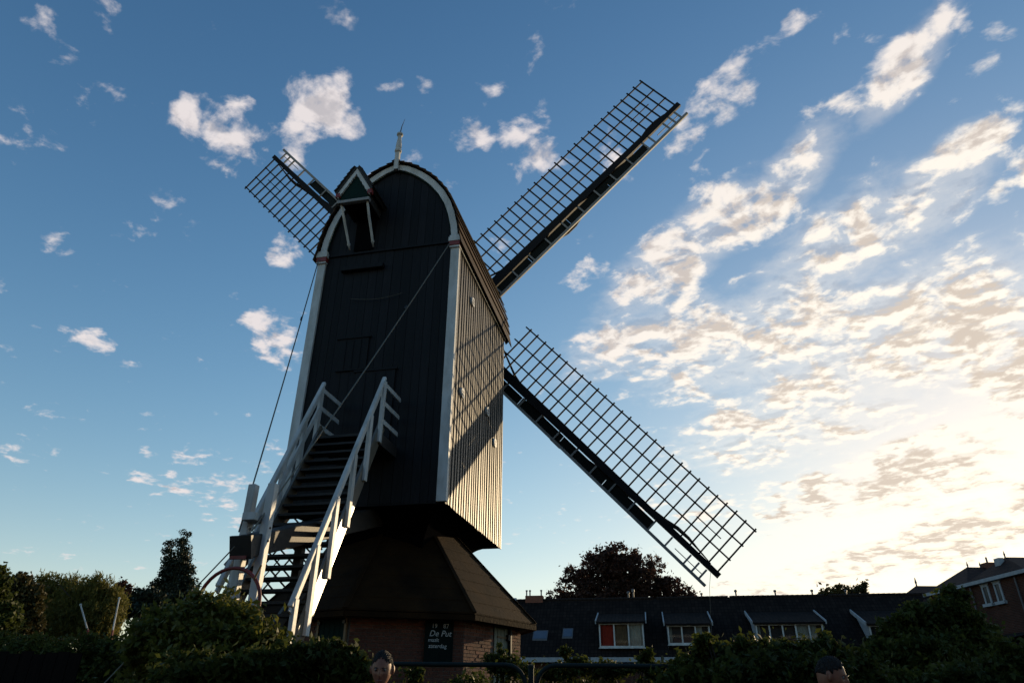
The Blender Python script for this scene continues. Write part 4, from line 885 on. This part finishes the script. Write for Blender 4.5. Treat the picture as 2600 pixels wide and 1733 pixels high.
# ================================================================ PEOPLE
def person(label, loc, rz, height, head_pitch, head_yaw, hairm, shirtm, tilt=0):
    root = thing('person', label, 'person', loc, rz); s = height/1.80
    # skeleton with skin radii (faces -y)
    J = {'pel': ((0, 0, .95), .13), 'sp': ((0, .01, 1.15), .125), 'ch': ((0, .01, 1.36), .15), 'nk': ((0, .01, 1.52), .064), 'hd0': ((0, -.005, 1.57), .06)}
    E = [('pel', 'sp'), ('sp', 'ch'), ('ch', 'nk'), ('nk', 'hd0')]
    for sd_, t in ((1, 'r'), (-1, 'l')):
        J['sh'+t] = ((.18*sd_, .01, 1.43), .062); J['el'+t] = ((.23*sd_, .03, 1.14), .043); J['wr'+t] = ((.25*sd_, -.06, .90), .03); J['hn'+t] = ((.25*sd_, -.09, .82), .032)
        J['hp'+t] = ((.09*sd_, 0, .90), .085); J['kn'+t] = ((.10*sd_, -.02, .50), .058); J['an'+t] = ((.10*sd_, .02, .09), .040); J['ft'+t] = ((.11*sd_, -.13, .04), .035)
        E += [('ch', 'sh'+t), ('sh'+t, 'el'+t), ('el'+t, 'wr'+t), ('wr'+t, 'hn'+t), ('pel', 'hp'+t), ('hp'+t, 'kn'+t), ('kn'+t, 'an'+t), ('an'+t, 'ft'+t)]
        for fi, (dx, ln) in enumerate(((-.024, .075), (-.008, .085), (.008, .08), (.022, .065))):
            J[f'f{fi}{t}'] = ((.25*sd_+dx*.4, -.10+dx, .77), .0095); J[f'g{fi}{t}'] = ((.25*sd_+dx*.3-.01*sd_, -.12+dx, .82-ln), .008); E += [('hn'+t, f'f{fi}{t}'), (f'f{fi}{t}', f'g{fi}{t}')]
        J['t0'+t] = ((.235*sd_, -.125, .81), .011); J['t1'+t] = ((.225*sd_, -.145, .775), .009); E += [('hn'+t, 't0'+t), ('t0'+t, 't1'+t)]
    def skin(name, names, edges, grow, m, parent, vox=None):
        ids = {k_: i for i, k_ in enumerate(names)}
        me = bpy.data.meshes.new(name); me.from_pydata([tuple(Vector(J[k_][0])*s) for k_ in names], [(ids[a], ids[b]) for a, b in edges], [])
        me.materials.append(M[m]); o = bpy.data.objects.new(name, me); col.objects.link(o); o.parent = parent
        md = o.modifiers.new('skin', 'SKIN'); md.use_smooth_shade = True
        for i, k_ in enumerate(names): r_ = (J[k_][1]+grow)*s; me.skin_vertices[0].data[i].radius = (r_, r_)
        me.skin_vertices[0].data[0].use_root = True
        sb_ = o.modifiers.new('sub', 'SUBSURF'); sb_.levels = 2; sb_.render_levels = 2
        bpy.context.view_layer.update()
        dg_ = bpy.context.evaluated_depsgraph_get(); m2 = bpy.data.meshes.new_from_object(o.evaluated_get(dg_)); bpy.data.objects.remove(o)
        m2.name = name; return m2
    bodym = skin('body', list(J), E, 0, 'skin', root)
    # head: a shaped ball
    def head_mesh():
        bm = bmesh.new(); bmesh.ops.create_uvsphere(bm, u_segments=40, v_segments=30, radius=1)
        for v in bm.verts:
            x, y, z = v.co
            fx = .074*(1-.10*max(0, -z)**1.2-.16*max(0, -z-.35)); fy = .096; fz = .118
            X, Y, Z = x*fx, y*fy, z*fz
            if y < 0:
                Y *= .93
                f = -y
                Y -= .024*math.exp(-(X/.011)**2)*max(0, math.exp(-((Z+.018)/.022)**2))            # nose
                Y -= .010*math.exp(-(X/.010)**2)*math.exp(-((Z-.012)/.022)**2)
                Y += .013*(math.exp(-((abs(X)-.031)/.014)**2))*math.exp(-((Z-.010)/.012)**2)*f     # eye sockets
                Y -= .006*math.exp(-((abs(X)-.028)/.022)**2)*math.exp(-((Z-.030)/.009)**2)*f       # brow
                Y -= .007*math.exp(-(X/.022)**2)*math.exp(-((Z+.058)/.010)**2)                     # lips
                Y -= .012*math.exp(-(X/.024)**2)*math.exp(-((Z+.098)/.018)**2)                     # chin
                Y -= .004*math.exp(-((abs(X)-.045)/.018)**2)*math.exp(-((Z+.015)/.02)**2)          # cheek
            elif z > -.2: Y *= 1.05
            v.co = (X, Y, Z)
        for sgn_ in (1, -1):
            r_ = bmesh.ops.create_uvsphere(bm, u_segments=12, v_segments=8, radius=1)
            for v in r_['verts']:
                x, y, z = v.co; v.co = (sgn_*(.074+.010*abs(y))+x*.012+sgn_*.004, .012+y*.020+z*.004, -.004+z*.034)
        me = bpy.data.meshes.new('head'); bm.to_mesh(me); bm.free(); return me
    hm = head_mesh()
    HM = Matrix.Translation(Vector((0, -.012, 1.665))*s) @ Euler((R(head_pitch), R(tilt), R(head_yaw)), 'XYZ').to_matrix().to_4x4() @ Matrix.Scale(s, 4)
    bm = bmesh.new(); bm.from_mesh(bodym); hm.transform(HM); bm.from_mesh(hm)
    me = bpy.data.meshes.new('body'); bm.to_mesh(me); bm.free(); me.materials.append(M['skin'])
    bo = obj('body', me, None, root, smooth=True)
    rm_ = bo.modifiers.new('fuse', 'REMESH'); rm_.mode = 'VOXEL'; rm_.voxel_size = .006; rm_.use_smooth_shade = True
    # hair cap
    bm = bmesh.new(); bmesh.ops.create_uvsphere(bm, u_segments=36, v_segments=24, radius=1)
    kill = []
    for v in bm.verts:
        x, y, z = v.co
        line = .56+.16*math.cos(x*3.0)-.10*abs(x) if y < -.25 else (.18 if y < .05 else -.05)
        side = abs(x) > .80 and -.30 < y < .05
        if z < line and not (side and z > .02): kill.append(v)
        nse = 1.0+.018*math.sin(x*37+z*23)+.018*math.sin(y*41+z*31+x*11)
        v.co = (x*.0775*nse, y*.101*nse+.004, z*.124*nse)
    bmesh.ops.delete(bm, geom=kill, context='VERTS')
    cand = [f for f in bm.faces]
    for _ in range(2600):
        f = random.choice(cand); vs3 = [v.co for v in f.verts[:3]]; w3 = np.random.default_rng(random.randint(0, 10**9)).dirichlet((1, 1, 1)); p = sum((v*float(w_) for v, w_ in zip(vs3, w3)), Vector())
        nn3 = p.normalized(); t3 = (nn3*.7+Vector((random.uniform(-.5, .5), .5+random.uniform(-.4, .4), random.uniform(-.3, .4)))).normalized(); ln3 = random.uniform(.004, .009)
        sd3 = t3.cross(nn3).normalized()*.0012; bm.faces.new([bm.verts.new(p-sd3-nn3*.001), bm.verts.new(p+sd3-nn3*.001), bm.verts.new(p+t3*ln3)])
    me = bpy.data.meshes.new('hair'); bm.to_mesh(me); bm.free(); me.transform(HM); ho = obj('hair', me, hairm, root, smooth=True)
    so_ = ho.modifiers.new('thick', 'SOLIDIFY'); so_.thickness = .012*s; so_.offset = -1
    for sg_ in (1, -1):
        e = MB().lathe((sg_*.031, -.071, .011), [(.0, -.012), (.011, -.006), (.013, 0), (.011, .006), (0, .012)], 10, (0, 1, 0)).mesh('eye'); e.transform(HM); obj('eye', e, 'eyewhite', root, smooth=True)
        e = MB().tube([(sg_*.031, -.0825, .010), (sg_*.031, -.0845, .010)], .0055, 10).mesh('iris'); e.transform(HM); obj('iris', e, 'iris', root)
        e = MB().tube([(sg_*.014, -.097, .026), (sg_*.030, -.096, .031), (sg_*.046, -.082, .026)], [.003, .0042, .002], 6).mesh('eyebrow'); e.transform(HM); obj('eyebrow', e, hairm, root)
    e = MB().tube([(-.022, -.090, -.058), (-.008, -.099, -.056), (.008, -.099, -.056), (.022, -.090, -.058)], [.002, .0045, .0045, .002], 6).mesh('mouth'); e.transform(HM); obj('mouth', e, 'lip', root)
    J['nkb'] = ((0, .012, 1.485), .072)
    for t_ in 'rl': J['hx'+t_] = ((J['hp'+t_][0][0]*.8, 0, .90), .10)
    up = ['pel', 'sp', 'ch', 'nkb', 'hxr', 'hxl', 'shr', 'elr', 'wrr', 'shl', 'ell', 'wrl']
    obj('shirt', skin('shirt', up, [('pel', 'sp'), ('sp', 'ch'), ('ch', 'nkb'), ('pel', 'hxr'), ('pel', 'hxl'), ('ch', 'shr'), ('shr', 'elr'), ('elr', 'wrr'), ('ch', 'shl'), ('shl', 'ell'), ('ell', 'wrl')], .024, shirtm, root), None, root, smooth=True)
    obj('collar', MB().tube([Vector((math.cos(a)*.078, math.sin(a)*.075+.005, 1.50+.02*math.sin(a)))*s for a in np.linspace(0, 2*math.pi, 21)], .022*s, 8), shirtm, root, smooth=True)
    J['wst'] = ((0, 0, 1.04), .12)
    dn = ['pel', 'wst', 'hpr', 'knr', 'anr', 'hpl', 'knl', 'anl']
    obj('trousers', skin('trousers', dn, [('pel', 'wst'), ('pel', 'hpr'), ('hpr', 'knr'), ('knr', 'anr'), ('pel', 'hpl'), ('hpl', 'knl'), ('knl', 'anl')], .016, 'trousers', root), None, root, smooth=True)
    for sg_ in (1, -1): obj('shoe', MB().tube([Vector((.10*sg_, .07, .045))*s, Vector((.105*sg_, -.03, .05))*s, Vector((.11*sg_, -.15, .04))*s, Vector((.112*sg_, -.19, .035))*s], [.04*s, .052*s, .048*s, .02*s], 10), 'iron', root, smooth=True)
    return root
person('man with short greying hair facing the camera at the bottom', (-.965, 5.75, 0), R(4), 1.83, 14, -4, 'hairgrey', 'shirtblue')
person('dark-haired man looking right and down at the bottom right', (2.22, 5.25, 0), R(62), 1.79, 16, 0, 'hair', 'shirtdark')

# ================================================================ UNSEEN HOUSES BEHIND THE CAMERA, added to block low sky light
for i, (xc, wv, zv) in enumerate([(-34, 11, 9.5), (-23, 11, 10.2), (-12, 11, 9.8), (-1, 11, 10.4), (10, 11, 9.6), (21, 11, 10.0), (32, 11, 9.4)]):
    h = thing('shading_house', ['far left', 'second', 'third', 'fourth', 'fifth', 'sixth', 'far right'][i]+' brick house of the unseen row added behind the camera to block low sky light', 'house', (xc, -19, 0), 0, 'unseen houses added for shade')
    part_uv('wall', MB().box(-wv/2+.02, wv/2-.02, -8, 0, 0, zv), 'housebrick', h, (1, 0, 0), (0, 0, 1))
    part_uv('roof', MB().add([(-wv/2, .4, zv-.1), (wv/2, .4, zv-.1), (wv/2, -4, zv+4), (-wv/2, -4, zv+4), (-wv/2, -8.4, zv-.1), (wv/2, -8.4, zv-.1)], [(0, 1, 2, 3), (3, 2, 5, 4), (0, 3, 4), (1, 5, 2)]), 'tiles', h, (1, 0, 0), (0, .7, .7))
    obj('gutter', MB().box(-wv/2+.05, wv/2-.05, .42, .6, zv-.3, zv-.1), 'plaster', h)
    obj('door', MB().box(-.5, .5, 0, .05, 0, 2.3), 'green', h)
    for zz in (1.0, 4.3, 7.0):
        for xx in (-3.6, -1.6, 1.6, 3.6):
            if zz+1.7 < zv: obj('window', MB().box(xx-.6, xx+.6, 0, .06, zz, zz+1.7), 'interior', h)
